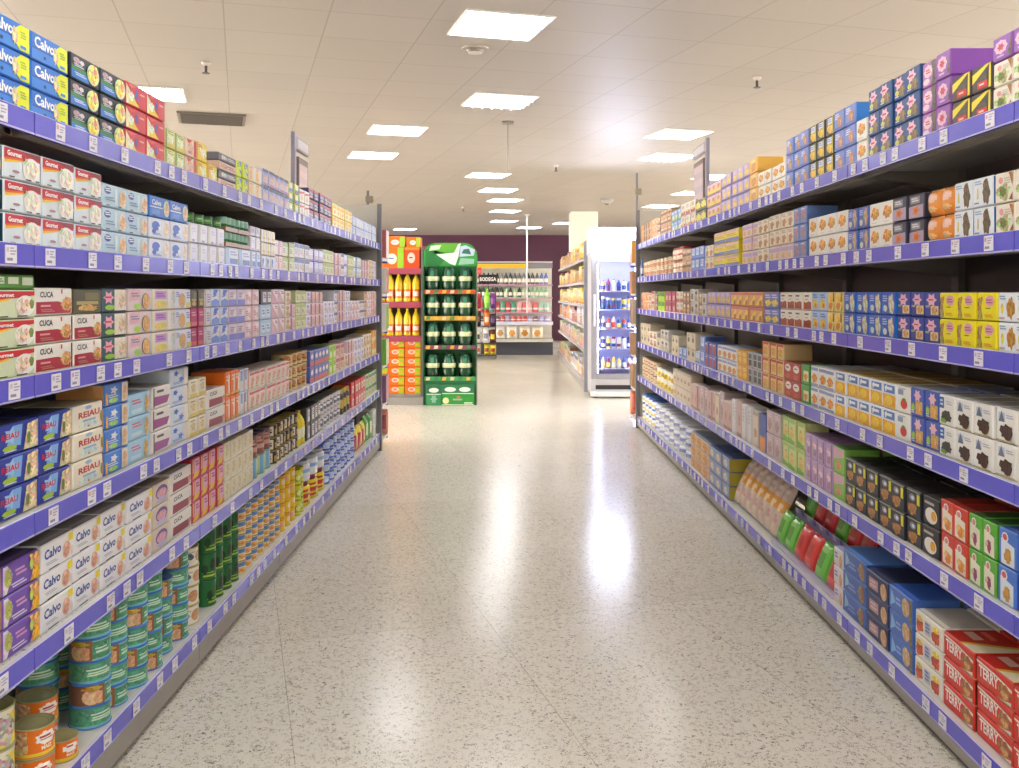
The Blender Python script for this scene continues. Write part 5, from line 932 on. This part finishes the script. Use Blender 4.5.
# ================================================================ beyond the aisle
def drinks_shelf():
    Y = 12.3; k = Y/F
    zc = lambda y: H+(HY-y)*k
    x0, x1 = -1.98, (423.2-CX)*k
    W_ = x1-x0
    u = empty('drinks_shelf', (x0, Y, 0))
    tag(u, 'grey end shelving with maroon rails holding orange drinks', 'shelving')
    zs = [zc(268.5), zc(302), zc(336), zc(394.5)]
    mb = MB(); mb.box(0, W_, .01, .45, 0, zs[3]-.03, lin('#a8a4a0'), 'paint', .003); mb.obj('plinth', u)
    mb = MB(); mb.box(0, W_, .43, .45, zs[3]-.03, 2.1, lin('#8c5848'), 'paint'); mb.obj('back_panel', u)
    for x in (0, W_-.03):
        mb = MB(); mb.box(x, x+.03, .0, .43, zs[3]-.03, 2.05, lin('#6c6866'), 'paint'); mb.obj('upright', u)
    for i, z in enumerate(zs):
        mb = MB(); mb.box(.03, W_-.03, .012, .43, z-.03, z, lin('#c8c0b8'), 'paint'); s = mb.obj('shelf', u)
        mb = MB(); mb.box(.03, W_-.03, -.002, .0118, z-.075 if i < 3 else z-.04, z+.004, lin('#a8485c' if i < 3 else '#8c8884'), 'plastic', .001); mb.obj('price_rail', s)
    # stock
    design('orange_drink', 'bottle', 'drink_bottle', 'bottle', 'yellow drink bottle', '#f2c81a', [r(0, .1, 1, .46, '#ee7a1c'), e(.5, .28, .24, .1, '#f6e4d4'), r(0, .72, 1, 1, '#e8cc1c')], lid='#e8d21c')
    design('orange_pair', 'card', 'drink_carton', 'carton', 'orange', '#f07418', [e(.42, .52, .24, .26, '#f4d8c8'), e(.42, .52, .15, .16, '#e48c7c'), r(.64, 0, 1, 1, '#a4c428'), r(.66, .2, .98, .5, '#d8b428', .4), r(0, .86, 1, 1, '#e85c14')], top='#d8601c', d=.2)
    design('orange_case', 'card', 'drink_multipack', 'multipack', 'orange m', '#ee7418', [e(.45, .45, .24, .26, '#f2e0d4'), lines(.3, .4, .6, .52, 1, '#5c7cc4'), r(.72, 0, 1, 1, '#9ccc34')], top='#d8701c', d=.25)
    design('redorange_case', 'card', 'drink_multipack', 'multipack', 'redorange m', '#e2501c', [e(.45, .5, .26, .26, '#efd0c4'), lines(.3, .44, .6, .56, 1, '#5c4c4c'), r(0, .88, 1, 1, '#ec8a3c')], top='#c8481c', d=.25)
    for tier, lab in ((1, 'upper'), (2, 'lower')):
        h = .39 if tier == 1 else .36
        for i in range(6):
            x = W_-.045-.057-i*.114
            me, parts, d = product_mesh('orange_drink', .108, h); o = put('drink_bottle', me, None, (x0+x, Y+.03, zs[tier]+.001))
            for pn, pm in parts: put(pn, pm, o)
            tag(o, f"yellow bottle with orange label, {ordinal(i)} from right, {lab} bottle tier", 'bottle', 'orange drink bottles')
    for c in range(3):
        for j in range(6):
            me, parts, d = product_mesh('orange_pair', .208, .121); x = W_-.14-c*.215
            o = put('drink_carton', me, None, (x0+x, Y+.03, zs[3]+.001+j*.1225))
            tag(o, f"orange and lime carton, {ordinal(j)} layer up in {ordinal(c)} stack from right, drinks shelf", 'carton', 'orange and lime cartons')
    for i, (key, w, h, z, x) in enumerate((('redorange_case', .2, .28, 0, W_-.15), ('orange_case', .29, .28, 0, W_-.4), ('orange_case', .24, .27, 0, W_-.68), ('orange_case', .24, .14, .281, W_-.36), ('orange_case', .23, .14, .281, W_-.62), ('orange_case', .18, .13, .281, W_-.13))):
        me, parts, d = product_mesh(key, w, h)
        o = put('drink_multipack', me, None, (x0+x, Y+.03, zs[0]+.001+z))
        tag(o, ('red-orange drink multipack at right end of top tier', 'wide orange drink multipack in middle of top tier', 'orange drink multipack at left of top tier', 'low orange pack lying on the wide multipack', 'low orange pack lying at far left of top tier', 'low orange pack lying on the red-orange multipack')[i], 'multipack', 'multipacks on the drinks shelf')

def beer_display():
    Y = 12.28; k = Y/F
    zc = lambda y: H+(HY-y)*k; xc = lambda x: (x-CX)*k
    x0, x1 = xc(423.5), xc(476.5); W_ = x1-x0; Zt = zc(243)
    u = empty('keg_display', (x0, Y, 0)); tag(u, 'green cardboard display stand with rounded header and beer kegs', 'display')
    # back panel with the rounded header
    pts = [(0, 0), (W_, 0), (W_, Zt-.16)]+[(W_-.16+.16*math.cos(a), Zt-.16+.16*math.sin(a)) for a in [math.pi/2*j/6 for j in range(1, 7)]]+[(.16-.16*math.sin(a), Zt-.16+.16*math.cos(a)) for a in [math.pi/2*j/6 for j in range(0, 7)]]
    pts = [(a, b) for a, b in pts]
    n = len(pts); G = lin('#2f8c48'); yb = .36
    mb = MB(); mb.add([(a, yb, b) for a, b in pts]+[(a, yb+.02, b) for a, b in pts], [tuple(range(n)), tuple(range(2*n-1, n-1, -1))]+[(i, n+i, n+(i+1) % n, (i+1) % n) for i in range(n)], G, 'film')
    mb.obj('back_panel', u)
    # header board stands at the front, printed
    hb = zc(266); mb = MB()
    top = [(a, b) for a, b in pts if b > 1.0]
    hp = [(0, hb), (W_, hb)]+[q for q in top]
    m = len(hp); mb.add([(a, -.012, b) for a, b in hp]+[(a, -.002, b) for a, b in hp], [tuple(range(m)), tuple(range(2*m-1, m-1, -1))]+[(i, m+i, m+(i+1) % m, (i+1) % m) for i in range(m)], lin('#3a9a44'), 'film')
    Pm = lambda pl, c, d: mb.face([(a*W_, -.012-d, hb+b*(Zt-hb)) for a, b in pl], lin(c), 'film')
    Pm([(.04, .0), (.3, .0), (.5, .5), (.1, .75), (.04, .7)], '#257a3c', .001)
    Pm([(.2, .55), (.62, .6), (.66, .98), (.2, .98)], '#62b038', .001)
    Pm([(.1, .65), (.3, .72), (.34, .92), (.14, .88)], '#cfe8d0', .002)
    Pm([(.24, .5), (.58, .58), (.66, .95), (.7, .98), (.66, .4), (.6, .02), (.5, .1)], '#e2ece8', .002)
    Pm([(.68, .4), (.95, .45), (.97, .7), (.8, .9), (.7, .85)], '#b8d0e0', .002); Pm([(.72, .55), (.9, .5), (.86, .75), (.76, .72)], '#3c6c5c', .003)
    Pm([(.66, .05), (.95, .1), (.96, .3), (.7, .35)], '#8cc0a8', .002)
    mb.obj('header', u)
    for x in (0, W_-.012):
        mb = MB(); mb.box(x, x+.012, .0, .36, 0, hb, lin('#1f5c34'), 'film'); mb.obj('side_panel', u)
    rows = [290.5, 317, 346, 377.5]
    for i, y in enumerate(rows):
        z = zc(y)
        mb = MB(); mb.box(.012, W_-.012, .0, .36, z-.014, z, lin('#2c6c44'), 'film'); s = mb.obj('shelf', u)
        mb = MB(); mb.box(.012, W_-.012, -.004, 0, z-.045, z+.012, lin(('#b8543c', '#c8a040', '#7c4c5c', '#4c9c5c')[i]), 'film')
        for j in range(6):
            a = .03+j*(W_-.06)/6; mb.face([(a, -.0045, z-.038), (a+.05, -.0045, z-.036), (a+.06, -.0045, z+.004), (a+.01, -.0045, z+.006)], lin(('#d8c8a0', '#3c8c54', '#e0b440')[(i+j) % 3]), 'film')
        mb.obj('shelf_lip', s)
    mb = MB(); mb.box(.012, W_-.012, .02, .36, 0, zc(377.5)-.05, lin('#2c7c50'), 'film'); mb.obj('base', u)
    # kegs
    def keg_mesh():
        mb = MB(); R, h = .092, .296
        pf = [(.8, 0), (.9, .02), (.98, .1), (1, .2), (1, .34), (.985, .42), (1, .5), (1, .62), (.97, .74), (.9, .86), (.8, .95), (.74, 1)]
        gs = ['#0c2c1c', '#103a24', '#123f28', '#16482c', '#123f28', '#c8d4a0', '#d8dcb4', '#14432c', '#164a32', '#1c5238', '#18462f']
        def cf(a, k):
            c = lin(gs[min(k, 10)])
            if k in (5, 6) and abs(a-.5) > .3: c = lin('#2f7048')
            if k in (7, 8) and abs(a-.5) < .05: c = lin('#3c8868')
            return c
        mb.lathe([(R*a, h*b) for a, b in pf], 24, cf, 'plastic', cy=R)
        lm = MB(); lm.lathe([(R*.74, h), (R*.76, h*1.02), (R*.7, h*1.03), (R*.66, h*1.005)], 20, lambda a, k: lin('#2a5c44'), 'film', cy=R)
        return mb.mesh('beer_keg'), lm.mesh('rim')
    km, kl = keg_mesh()
    for i, y in enumerate(rows):
        for j in range(3):
            x = xc((432, 448.5, 465)[j])
            o = put('beer_keg', km, None, (x, Y+.015, zc(y)+.001)); put('rim', kl, o)
            tag(o, f"small green beer keg, {('left', 'middle', 'right')[j]} one in {ORD[i]} row of green display", 'keg', 'green beer kegs')
    # two cartons in the bottom bin
    design('beer_case', 'card', 'beer_carton', 'carton', 'b1', '#2f9a3c', [r(0, .62, 1, 1, '#2f7c54'), e(.26, .78, .18, .12, '#e6efe8'), e(.72, .78, .18, .12, '#e6efe8'), r(0, .56, 1, .6, '#e8efe0'), e(.12, .22, .1, .16, '#e8e4b0'), star(.52, .4, .08, '#d86a3c'), lines(.34, .2, .72, .34, 1, '#b0a8b0'), r(0, 0, 1, .04, '#dfe8d8'), r(.7, .08, .96, .14, '#dfe8d8')], top='#2c7040', d=.02)
    design('beer_small', 'card', 'beer_carton', 'carton', 'b2', '#3c9460', [r(0, .6, 1, 1, '#2c6c4c'), e(.5, .74, .34, .12, '#e2ece4'), star(.5, .3, .26, '#8cc0a0'), r(0, .52, 1, .56, '#dfe8dc')], top='#2c7040', d=.02)
    for key, a, b, lab in (('beer_small', 426.5, 441.5, 'small green beer carton at bottom left of green display'), ('beer_case', 442, 474, 'wide green beer carton at bottom of green display')):
        me, parts, d = product_mesh(key, xc(b)-xc(a), zc(382)-zc(404)-.02)
        tag(put('beer_carton', me, None, ((xc(a)+xc(b))/2, Y-.034, .003)), lab, 'carton')

def fridge():
    Y = 13.1; k = Y/F; zc = lambda y: H+(HY-y)*k; xc = lambda x: (x-CX)*k
    x0, W_, dp = xc(591.5), .72, .66
    u = empty('drinks_fridge', (x0, Y, 0)); tag(u, 'grey glass-door drinks fridge with glowing white header', 'fridge')
    S, P2 = lin('#c9c9cf'), lin('#9c9ca4')
    zb, zt, zh = zc(379), zc(256), zc(227.5)
    mb = MB()
    mb.box(0, W_, .04, dp, .04, zb, S, 'paint', .008); mb.obj('base', u)
    mb = MB(); mb.box(.06, W_-.06, .028, .0398, .12, .18, lin('#2c2c30'), 'paint'); mb.obj('grille', u)
    mb = MB(); mb.box(-.01, W_+.01, .0, .06, .02, .09, lin('#e8e8ec'), 'paint', .01); mb.obj('kick_plate', u)
    for x in (.05, W_-.09):
        mb = MB(); mb.box(x, x+.04, .1, .14, 0, .039, lin('#333'), 'paint'); mb.obj('foot', u)
    for x in (0, W_-.03):
        mb = MB(); mb.box(x, x+.03, .05, dp, zb, zt, S, 'paint'); mb.obj('side_wall', u)
    mb = MB(); mb.box(.03, W_-.03, dp-.03, dp, zb, zt, lin('#d4d6fa'), 'paint'); mb.obj('back_wall', u)
    mb = MB(); mb.box(0, W_, .05, dp, zt, zt+.03, S, 'paint'); mb.obj('top_wall', u)
    # header: a bulging light box
    mb = MB()
    prof = [(-.02, 0), (-.09, .05), (-.11, .16), (-.1, .26), (-.05, zh-zt-.06), (.02, zh-zt-.03)]
    vs = [(x, y, zt+.03+z) for x in (-.015, W_+.015) for y, z in prof]; n = len(prof)
    mb.add(vs, [(i, n+i, n+i+1, i+1) for i in range(n-1)], lin('#fff'), 'header_light'); mb.obj('light_panel', u)
    mb = MB(); mb.box(-.015, W_+.015, .02, dp, zt+.03, zh, lin('#dcdce4'), 'paint', .01)
    for x in (-.015, W_+.015):
        q = [(x, y, zt+.03+z) for y, z in prof]+[(x, .021, zt+.03)]
        if x > 0: q.reverse()
        mb.face(q, lin('#e4e4ea'), 'paint')
    mb.obj('header', u)
    # door
    d = MB(); f = .085
    for a, b, c, e2 in ((.0, f, zb, zt), (W_-f, W_, zb, zt), (f, W_-f, zb, zb+.07), (f, W_-f, zt-.09, zt)):
        d.box(a, b, .005, .045, c, e2, P2, 'paint', .004)
    door = d.obj('door', u)
    mb = MB(); mb.box(f, W_-f, .02, .026, zb+.07, zt-.09, lin('#fff'), 'glass'); mb.obj('glass_pane', door)
    mb = MB(); mb.box(.025, .055, -.035, -.015, 1.0, 1.45, lin('#dfe2ea'), 'paint', .006)
    for z in (1.02, 1.4): mb.box(.03, .05, -.0152, .0052, z, z+.03, lin('#dfe2ea'), 'paint')
    mb.obj('handle', door)
    for x in (f+.004, W_-f-.016):
        mb = MB(); mb.box(x, x+.012, .06, .075, zb+.08, zt-.1, lin('#fff'), 'fridge_tube'); mb.obj('light_tube', u)
    mb = MB(); mb.box(f, W_-f, .08, .095, zt-.03, zt-.012, lin('#fff'), 'fridge_tube'); mb.obj('light_tube', u)
    cols = ['#f2f2f6', '#c8342c', '#3c3c88', '#e8e4c8', '#2c5c9c', '#e4e8f4', '#8c2c5c', '#f0d860', '#403c6c']
    q = random.Random(4); shelves = [291, 309.5, 329, 349, 369]
    for i, y in enumerate(shelves):
        z = zc(y)
        mb = MB(); mb.box(.031, W_-.031, .1, dp-.031, z-.012, z, lin('#dfe3fb'), 'plastic'); mb.obj('shelf', u)
        for j in range(8):
            c = cols[(q.randrange(9))]; c2 = cols[q.randrange(9)]
            key = f'dk{i}{j}'; form = 'bottle' if i in (0, 2, 4) else 'jar'
            design(key, form, 'drink', 'drink', key, c, [r(0, .15, 1, .5, c2)], lid=cols[q.randrange(9)])
            me, parts, dd = product_mesh(key, .062, .15+.03*q.random()); o = put('fridge_drink', me, None, (x0+.105+j*.073, Y+.115, z+.001))
            for pn, pm in parts: put(pn, pm, o)
            tag(o, f"chilled drink, {ordinal(j)} from left on fridge's {ORD[i]} shelf from the top", 'drink', 'chilled drinks in the fridge')

def far_gondola():
    # continuing row of shelving beyond the fridge, seen along its front
    A2, Y0 = 1.12, 13.95
    Z = [2.0, 1.64, 1.29, .97, .62, .16]; names = SHELF
    pools = [['g2', 'g7', 'g12', 'f12'], ['g2', 'g6', 'g7', 'g12'], ['g10', 'f8', 'f5', 'g12'], ['g6', 'g8', 'f9', 'f10'], ['g4', 'g10', 'g9', 'f3'], ['g12', 'g8', 'g7', 'f2', 'g10']]
    for b in range(6):
        u = empty('grey_shelving_bay', (A2, Y0+BAY*(b+1), 0), -math.pi/2)
        tag(u, f"grey shelving bay beyond the fridge, {ORD[b]} bay from the fridge", 'shelving', 'shelving beyond the fridge')
        mb = MB(); mb.box(0, BAY-.002, .004, .5, 0, .12, lin('#a09c98'), 'paint'); mb.obj('plinth', u)
        mb = MB(); mb.box(0, BAY-.002, .47, .485, .12, 2.2, lin('#b4a48c'), 'paint'); mb.obj('back_panel', u)
        for k, z in enumerate(Z):
            mb = MB(); mb.box(0, BAY-.002, .012, .469, z-.03, z, lin('#d0ccc6'), 'paint'); s = mb.obj('shelf', u)
            mb = MB(); mb.box(0, BAY-.002, 0, .0118, z-.045, z+.003, lin('#c6c0c8'), 'plastic'); mb.obj('price_rail', s)
        if b == 0:
            mb = MB(); mb.box(BAY, BAY+.04, -.02, .52, 0, 2.23, lin('#a9abb2'), 'paint', .004); mb.obj('end_panel', u)
    q = random.Random(12)
    for k, z in enumerate(Z):
        y = Y0+.05; cnt = {}
        while y < Y0+6*BAY-.3:
            key = q.choice(pools[k]); g = D[key]; n = q.choice((1, 2, 2, 3)); w = q.choice((.16, .2, .24)); h = q.choice((.2, .23, .26))
            for i in range(n):
                if y > Y0+6*BAY-.25: break
                me, parts, d = product_mesh(key, w-.006, h); o = put(g['kind'], me, None, (A2+.03, y+w/2, z+.001), -math.pi/2)
                cnt[key] = cnt.get(key, -1)+1
                tag(o, f"{g['desc']}, {ordinal(cnt[key])} along {names[k]} shelf beyond the fridge", g['cat'], f"shelving beyond the fridge, facings of {g['desc']}")
                y += w

def wine_shelf():
    Y = 22.2; k = Y/F; zc = lambda y: H+(HY-y)*k
    x0, x1 = -2.6, (553-CX)*k; W_ = x1-x0
    u = empty('wine_shelving', (x0, Y, 0)); tag(u, 'white back shelving full of bottles beneath the plum wall', 'shelving')
    mb = MB(); mb.box(0, W_, .05, .7, 0, zc(342), lin('#4a4c58'), 'paint', .004); mb.obj('base_panel', u)
    mb = MB(); mb.box(0, W_, -.05, .7, zc(342), zc(339), lin('#d4d0c8'), 'paint'); mb.obj('counter', u)
    mb = MB(); mb.box(0, W_, .66, .7, zc(339), zc(262), lin('#e2ded2'), 'paint'); mb.obj('back_panel', u)
    mb = MB(); mb.box(0, W_, .25, .7, zc(262), zc(261), lin('#c8c4c0'), 'paint')
    mb.obj('canopy', u)
    mb = MB(); mb.box(0, W_, .235, .2499, zc(268), zc(262.5), lin('#7c7c84'), 'paint'); mb.box(W_*.42, W_*.84, .225, .2349, zc(268), zc(263.5), lin('#e2b834'), 'print'); mb.obj('fascia', u)
    mb = MB(); mb.box(0, W_, -.02, .25, zc(325), zc(321.5), lin('#dfe0f2'), 'plastic'); s0 = mb.obj('wide_shelf', u)
    ys = [284.5, 297.5, 312.3]
    for y in ys:
        mb = MB(); mb.box(0, W_, .2, .659, zc(y)-.02, zc(y), lin('#c8c4c4'), 'paint'); s = mb.obj('shelf', u)
        mb = MB(); mb.box(0, W_, .185, .1998, zc(y)-.03, zc(y)+.006, lin('#c89cb4'), 'plastic'); mb.obj('price_rail', s)
    # bottles and packs on it
    q = random.Random(9); spec = []
    tint = {0: ['#3c3c40', '#5c5c60', '#44444c', '#8c8c88'], 1: ['#2c3c2c', '#3c5c40', '#342c34', '#4c7c58', '#9ccc98'], 2: ['#b83c44', '#d86468', '#4c9c7c', '#e0a8a8'], 3: ['#7c5c64', '#c8545c', '#a8a0c8']}
    for i, (zy, hh) in enumerate(((284.5, .28), (297.5, .24), (312.3, .24), (321.5, .13))):
        n = 0; x = .08
        while x < W_-.06:
            c = q.choice(tint[i]); 
            if i == 0 and x > W_-.34: c = '#5470b8'
            if i == 1 and x > W_-.5: c = '#86c090'
            if i == 2 and x > W_-.34: c = '#a4c8b8'
            if i == 3 and x > W_-.34: c = '#b4a8dc'
            key = f'w{i}{c}'
            if key not in D: design(key, 'bottle' if i < 2 else 'jar', 'wine_bottle' if i < 2 else 'preserve_jar', 'bottle', key, c, [r(0, .2, 1, .48, ('#e4dccc' if i != 2 else '#f2d8d4'))], lid=c)
            w = .1 if i < 2 else .125
            me, parts, d = product_mesh(key, w, hh)
            o = put(D[key]['kind'], me, None, (x0+x, Y+(.24 if i < 3 else .03), zc(zy)+.001))
            for pn, pm in parts: put(pn, pm, o)
            tag(o, f"{'slim bottle' if i < 2 else 'squat jar'}, {ordinal(n)} from left on {('top', 'second', 'third', 'wide white')[i]} shelf of back shelving", 'bottle' if i < 2 else 'jar', 'bottles on the back shelving')
            n += 1; x += w+.006
    # packs on the counter
    for i, (a, w, c, c2) in enumerate(((1.6, .22, '#8c6c60', '#c8a890'), (1.86, .24, '#e8e6e8', '#3c4050'), (2.12, .24, '#e4e2e6', '#3c4454'), (2.38, .24, '#eceae8', '#c8a078'), (2.66, .26, '#f0ece2', '#d8a050'), (2.96, .26, '#ece6d4', '#c88c3c'), (3.26, .26, '#efe6d0', '#d89c58'))):
        key = f'ctr{i}'; design(key, 'pouch', 'counter_pack', 'pack', key, c, [e(.5, .4, .3, .24, c2, .4)], d=.12)
        me, parts, d = product_mesh(key, w, .31); o = put('counter_pack', me, None, (x0+a, Y+.05, zc(339)+.012))
        tag(o, f"pale bag on the counter of the back shelving, {ORD[i]} from left", 'bag', 'bags on the back counter')
    # black shop sign in front
    u = empty('shop_sign', ((488-CX)*k*.97, Y-.6, zc(284)))
    w = .44; mb = MB(); mb.box(-w/2, w/2, 0, .02, 0, .21, lin('#1c1a1c'), 'paint', .003)
    vs, fs = glyphs('BODEGA'); mb.add([(-w/2+.03+a*(w-.06), -.001, .06+b*.09) for a, b in vs], fs, lin('#e8e4e0'), 'print'); mb.obj('board', u)
    mb = MB(); mb.tube((0, .03, -zc(284)+.0), (0, .03, .2), .012, lin('#4c4848')); mb.obj('pole', u)
    tag(u, 'small black sign with white capital letters before back shelving', 'sign')
    u = empty('price_poster', ((477-CX)*k*.97, Y-.63, zc(275)))
    mb = MB(); mb.box(-.08, .1, 0, .012, 0, .16, lin('#d8403c'), 'print'); mb.face([(-.06, -.0006, .04), (.08, -.0006, .04), (.08, -.0006, .1), (-.06, -.0006, .1)], lin('#e87470'), 'print'); mb.obj('board', u)
    mb = MB(); mb.tube((0, .022, -zc(275)), (0, .022, .15), .01, lin('#4c4848')); mb.obj('pole', u)
    tag(u, 'small red poster beside the black sign', 'sign')
    # merchandise rack
    Y2 = 21.0; k2 = Y2/F; u = empty('merchandise_rack', ((487-CX)*k2, Y2, 0)); tag(u, 'dark narrow merchandise rack right of the green display', 'rack')
    mb = MB(); mb.box(-.3, .22, -.12, .2, .06, .09, lin('#4c4a50'), 'paint')
    mb.obj('base', u)
    for x in (-.28, .19):
        mb = MB(); mb.tube((x, .15, .06), (x, .15, 1.6), .014, lin('#3c3a40')); mb.obj('post', u)
        mb = MB(); mb.tube((x, .0, .03), (x+.02, .0, .03), .03, lin('#2c2a2c'), n=12); mb.obj('wheel', u)
    for z in (.35, .72, 1.12):
        mb = MB(); mb.box(-.29, .2, -.1, .16, z-.015, z, lin('#4c484c'), 'paint'); mb.obj('shelf', u)
    items = [(-.2, .0905, .23, '#dfdcd8', '#c8544c'), (.0, .0905, .23, '#e8d82c', '#8c3c2c'), (.138, .0905, .22, '#e0d02c', '#a8342c'), (-.2, .351, .3, '#e4e2e0', '#4c4850'), (-.02, .351, .33, '#e8e8ec', '#8c8c9c'), (.13, .351, .3, '#5c2c24', '#e0c43c'), (-.2, .721, .34, '#3c3430', '#8c5c3c'), (.0, .721, .33, '#d87c2c', '#f0d8c0'), (.13, .721, .28, '#3c2c44', '#6c4c7c'), (-.2, 1.121, .34, '#b02c44', '#8c2038'), (.0, 1.121, .44, '#7cd830', '#a4f04c'), (.14, 1.121, .34, '#6c2c7c', '#8c4c9c')]
    for i, (x, z, h, c, c2) in enumerate(items):
        key = f'mr{i}'; design(key, 'bottle' if i == 10 else 'pouch', 'rack_bag', 'bag', key, c, [r(.15, .3, .85, .65, c2)], d=.1, lid=c)
        me, parts, d = product_mesh(key, .13, h); o = put('rack_item', me, None, ((487-CX)*k2+x, Y2-.08, z+.004))
        for pn, pm in parts: put(pn, pm, o)
        tag(o, f"{['grey', 'yellow', 'yellow', 'white', 'pale', 'brown', 'black', 'orange', 'violet', 'crimson', 'lime green', 'purple'][i]} item on the {['lowest', 'second', 'third', 'top'][i//3]} level of merchandise rack, {ORD[i%3]} from left", 'bag', 'goods on the merchandise rack')

def end_caps():
    # small shelves at the far ends of both rows; only their edges show past the end panels
    q = random.Random(31)
    for side, yend, xin, label in (('left', 8.727+.04, -1.17, 'narrow end shelving at far end of left row'), ('right', 10.2+.04, 1.352, 'narrow end shelving at far end of right row')):
        sg = -1 if side == 'left' else 1
        u = empty('end_shelving', (xin, yend, 0)); tag(u, label, 'shelving')
        w = .5
        a, b = sorted((sg*.06, sg*w))
        mb = MB(); mb.box(a, b, .0, .04, 0, 2.1, lin('#a8a49c'), 'paint'); mb.obj('back_panel', u)
        zs = [.1, .42, .78, 1.12, 1.46, 1.8]
        for z in zs:
            mb = MB(); mb.box(*sorted((sg*.02, sg*w)), .04, .4, z-.025, z, lin('#d8d4cc'), 'paint'); s = mb.obj('shelf', u)
            mb = MB(); mb.box(*sorted((sg*.02, sg*w)), .4, .41, z-.045, z+.003, RAIL, 'plastic'); mb.obj('price_rail', s)
        pal = [('#c87c6c', '#8c4c4c'), ('#8c5c7c', '#c89cb0'), ('#6cac3c', '#dfe8c8'), ('#e0dcd8', '#8cb04c'), ('#d8d4d0', '#b87c6c'), ('#a8585c', '#dcd0d0')] if side == 'left' else [('#d86c4c', '#b8543c'), ('#d8b08c', '#8c6c5c'), ('#c8a078', '#8c5c48'), ('#d0b89c', '#7c5c54'), ('#c89c6c', '#a86c4c'), ('#e0a04c', '#c8a89c')]
        for k, z in enumerate(zs):
            for j in range(2):
                key = f'ec{side}{k}{j}'; c, c2 = pal[k]
                if k == 0 and j == 0: design(key, 'pouch', 'end_pack', 'bag', key, c, [r(.1, .2, .9, .8, c2, .3)], d=.12)
                else: design(key, 'card', 'end_pack', 'carton', key, c, [r(.1, .2, .9, .6, c2, .3), lines(.1, .65, .9, .9, 2, '#e8e0d8')], d=.2, side=c2, top=c)
                me, parts, d = product_mesh(key, .16, .24+.04*q.random())
                # turned so the printed front looks at the cross aisle, its flank shows past the end panel
                o = put('end_pack', me, None, (xin+sg*(.085+j*.18), yend+.39, z+.002 if k else z+.004), math.pi)
                tag(o, f"pack on {['lowest', 'second', 'third', 'fourth', 'fifth', 'top'][k]} shelf of {side} end shelving, {('nearest', 'next')[j]} the aisle", 'pack', f'packs on the {side} end shelving')

# ================================================================ build
room()
shelving()
fill_shelves()
loose_tins()
leaning_goods()
sign_frame('left', 6.35, 6.80, -1.45, 1.94, 2.56, '#c8a8a4', 'grey sign frame with pinkish panel standing on left shelving')
sign_frame('right', 7.93, 8.52, 1.66, 2.0, 2.78, '#a898a0', 'grey sign frame with striped panel standing on right shelving')
ceiling_things()
drinks_shelf(); beer_display(); fridge(); far_gondola(); wine_shelf(); end_caps()

# thin masts at the far ends of the rows
for x, y, z0, z1, lab, box in ((-1.32, 8.76, 2.29, 2.42, 'short thin mast on far end of left shelving', 0), (1.384, 10.215, 2.37, 2.77, 'thin mast with small box on far end of right shelving', 1)):
    u = empty('sign_mast', (x, y, z0)); mb = MB(); mb.box(-.012, .012, -.012, .012, .0, z1-z0, lin('#807c84'), 'paint', .002); mb.obj('post', u)
    mb = MB(); mb.box(-.02, .05, -.03, .03, (z1-z0)*.4 if box else .02, (z1-z0)*.4+.07 if box else .08, lin('#8c8470'), 'paint', .004); mb.obj('clip', u); tag(u, lab, 'mast')

# ================================================================ light, world, camera
# unseen upward fill lamps, added only to brighten and even out the ceiling
for x in (-17, 17):
    l = bpy.data.lights.new('ceiling_fill', 'AREA'); l.shape = 'RECTANGLE'; l.size = 2; l.size_y = 30; l.energy = UP; l.color = (.97, .975, 1)
    o = bpy.data.objects.new('ceiling_fill', l); COL.objects.link(o); o.location = (x, 12, .3); o.rotation_euler = (math.pi, 0, 0)
w = bpy.data.worlds.new('store_air'); sc.world = w; w.use_nodes = True
w.node_tree.nodes['Background'].inputs[0].default_value = lin('#e8e4dc'); w.node_tree.nodes['Background'].inputs[1].default_value = .3
cam = bpy.data.cameras.new('camera'); co = bpy.data.objects.new('camera', cam); COL.objects.link(co)
co.location = (0, 0, H); co.rotation_euler = (math.pi/2, 0, 0)
cam.sensor_width = 36; cam.lens = 36*F/1019; cam.shift_y = -(384-HY)/1019; cam.clip_end = 100
sc.camera = co
sc.view_settings.view_transform = 'Standard'; sc.view_settings.look = 'None'; sc.view_settings.exposure = .48
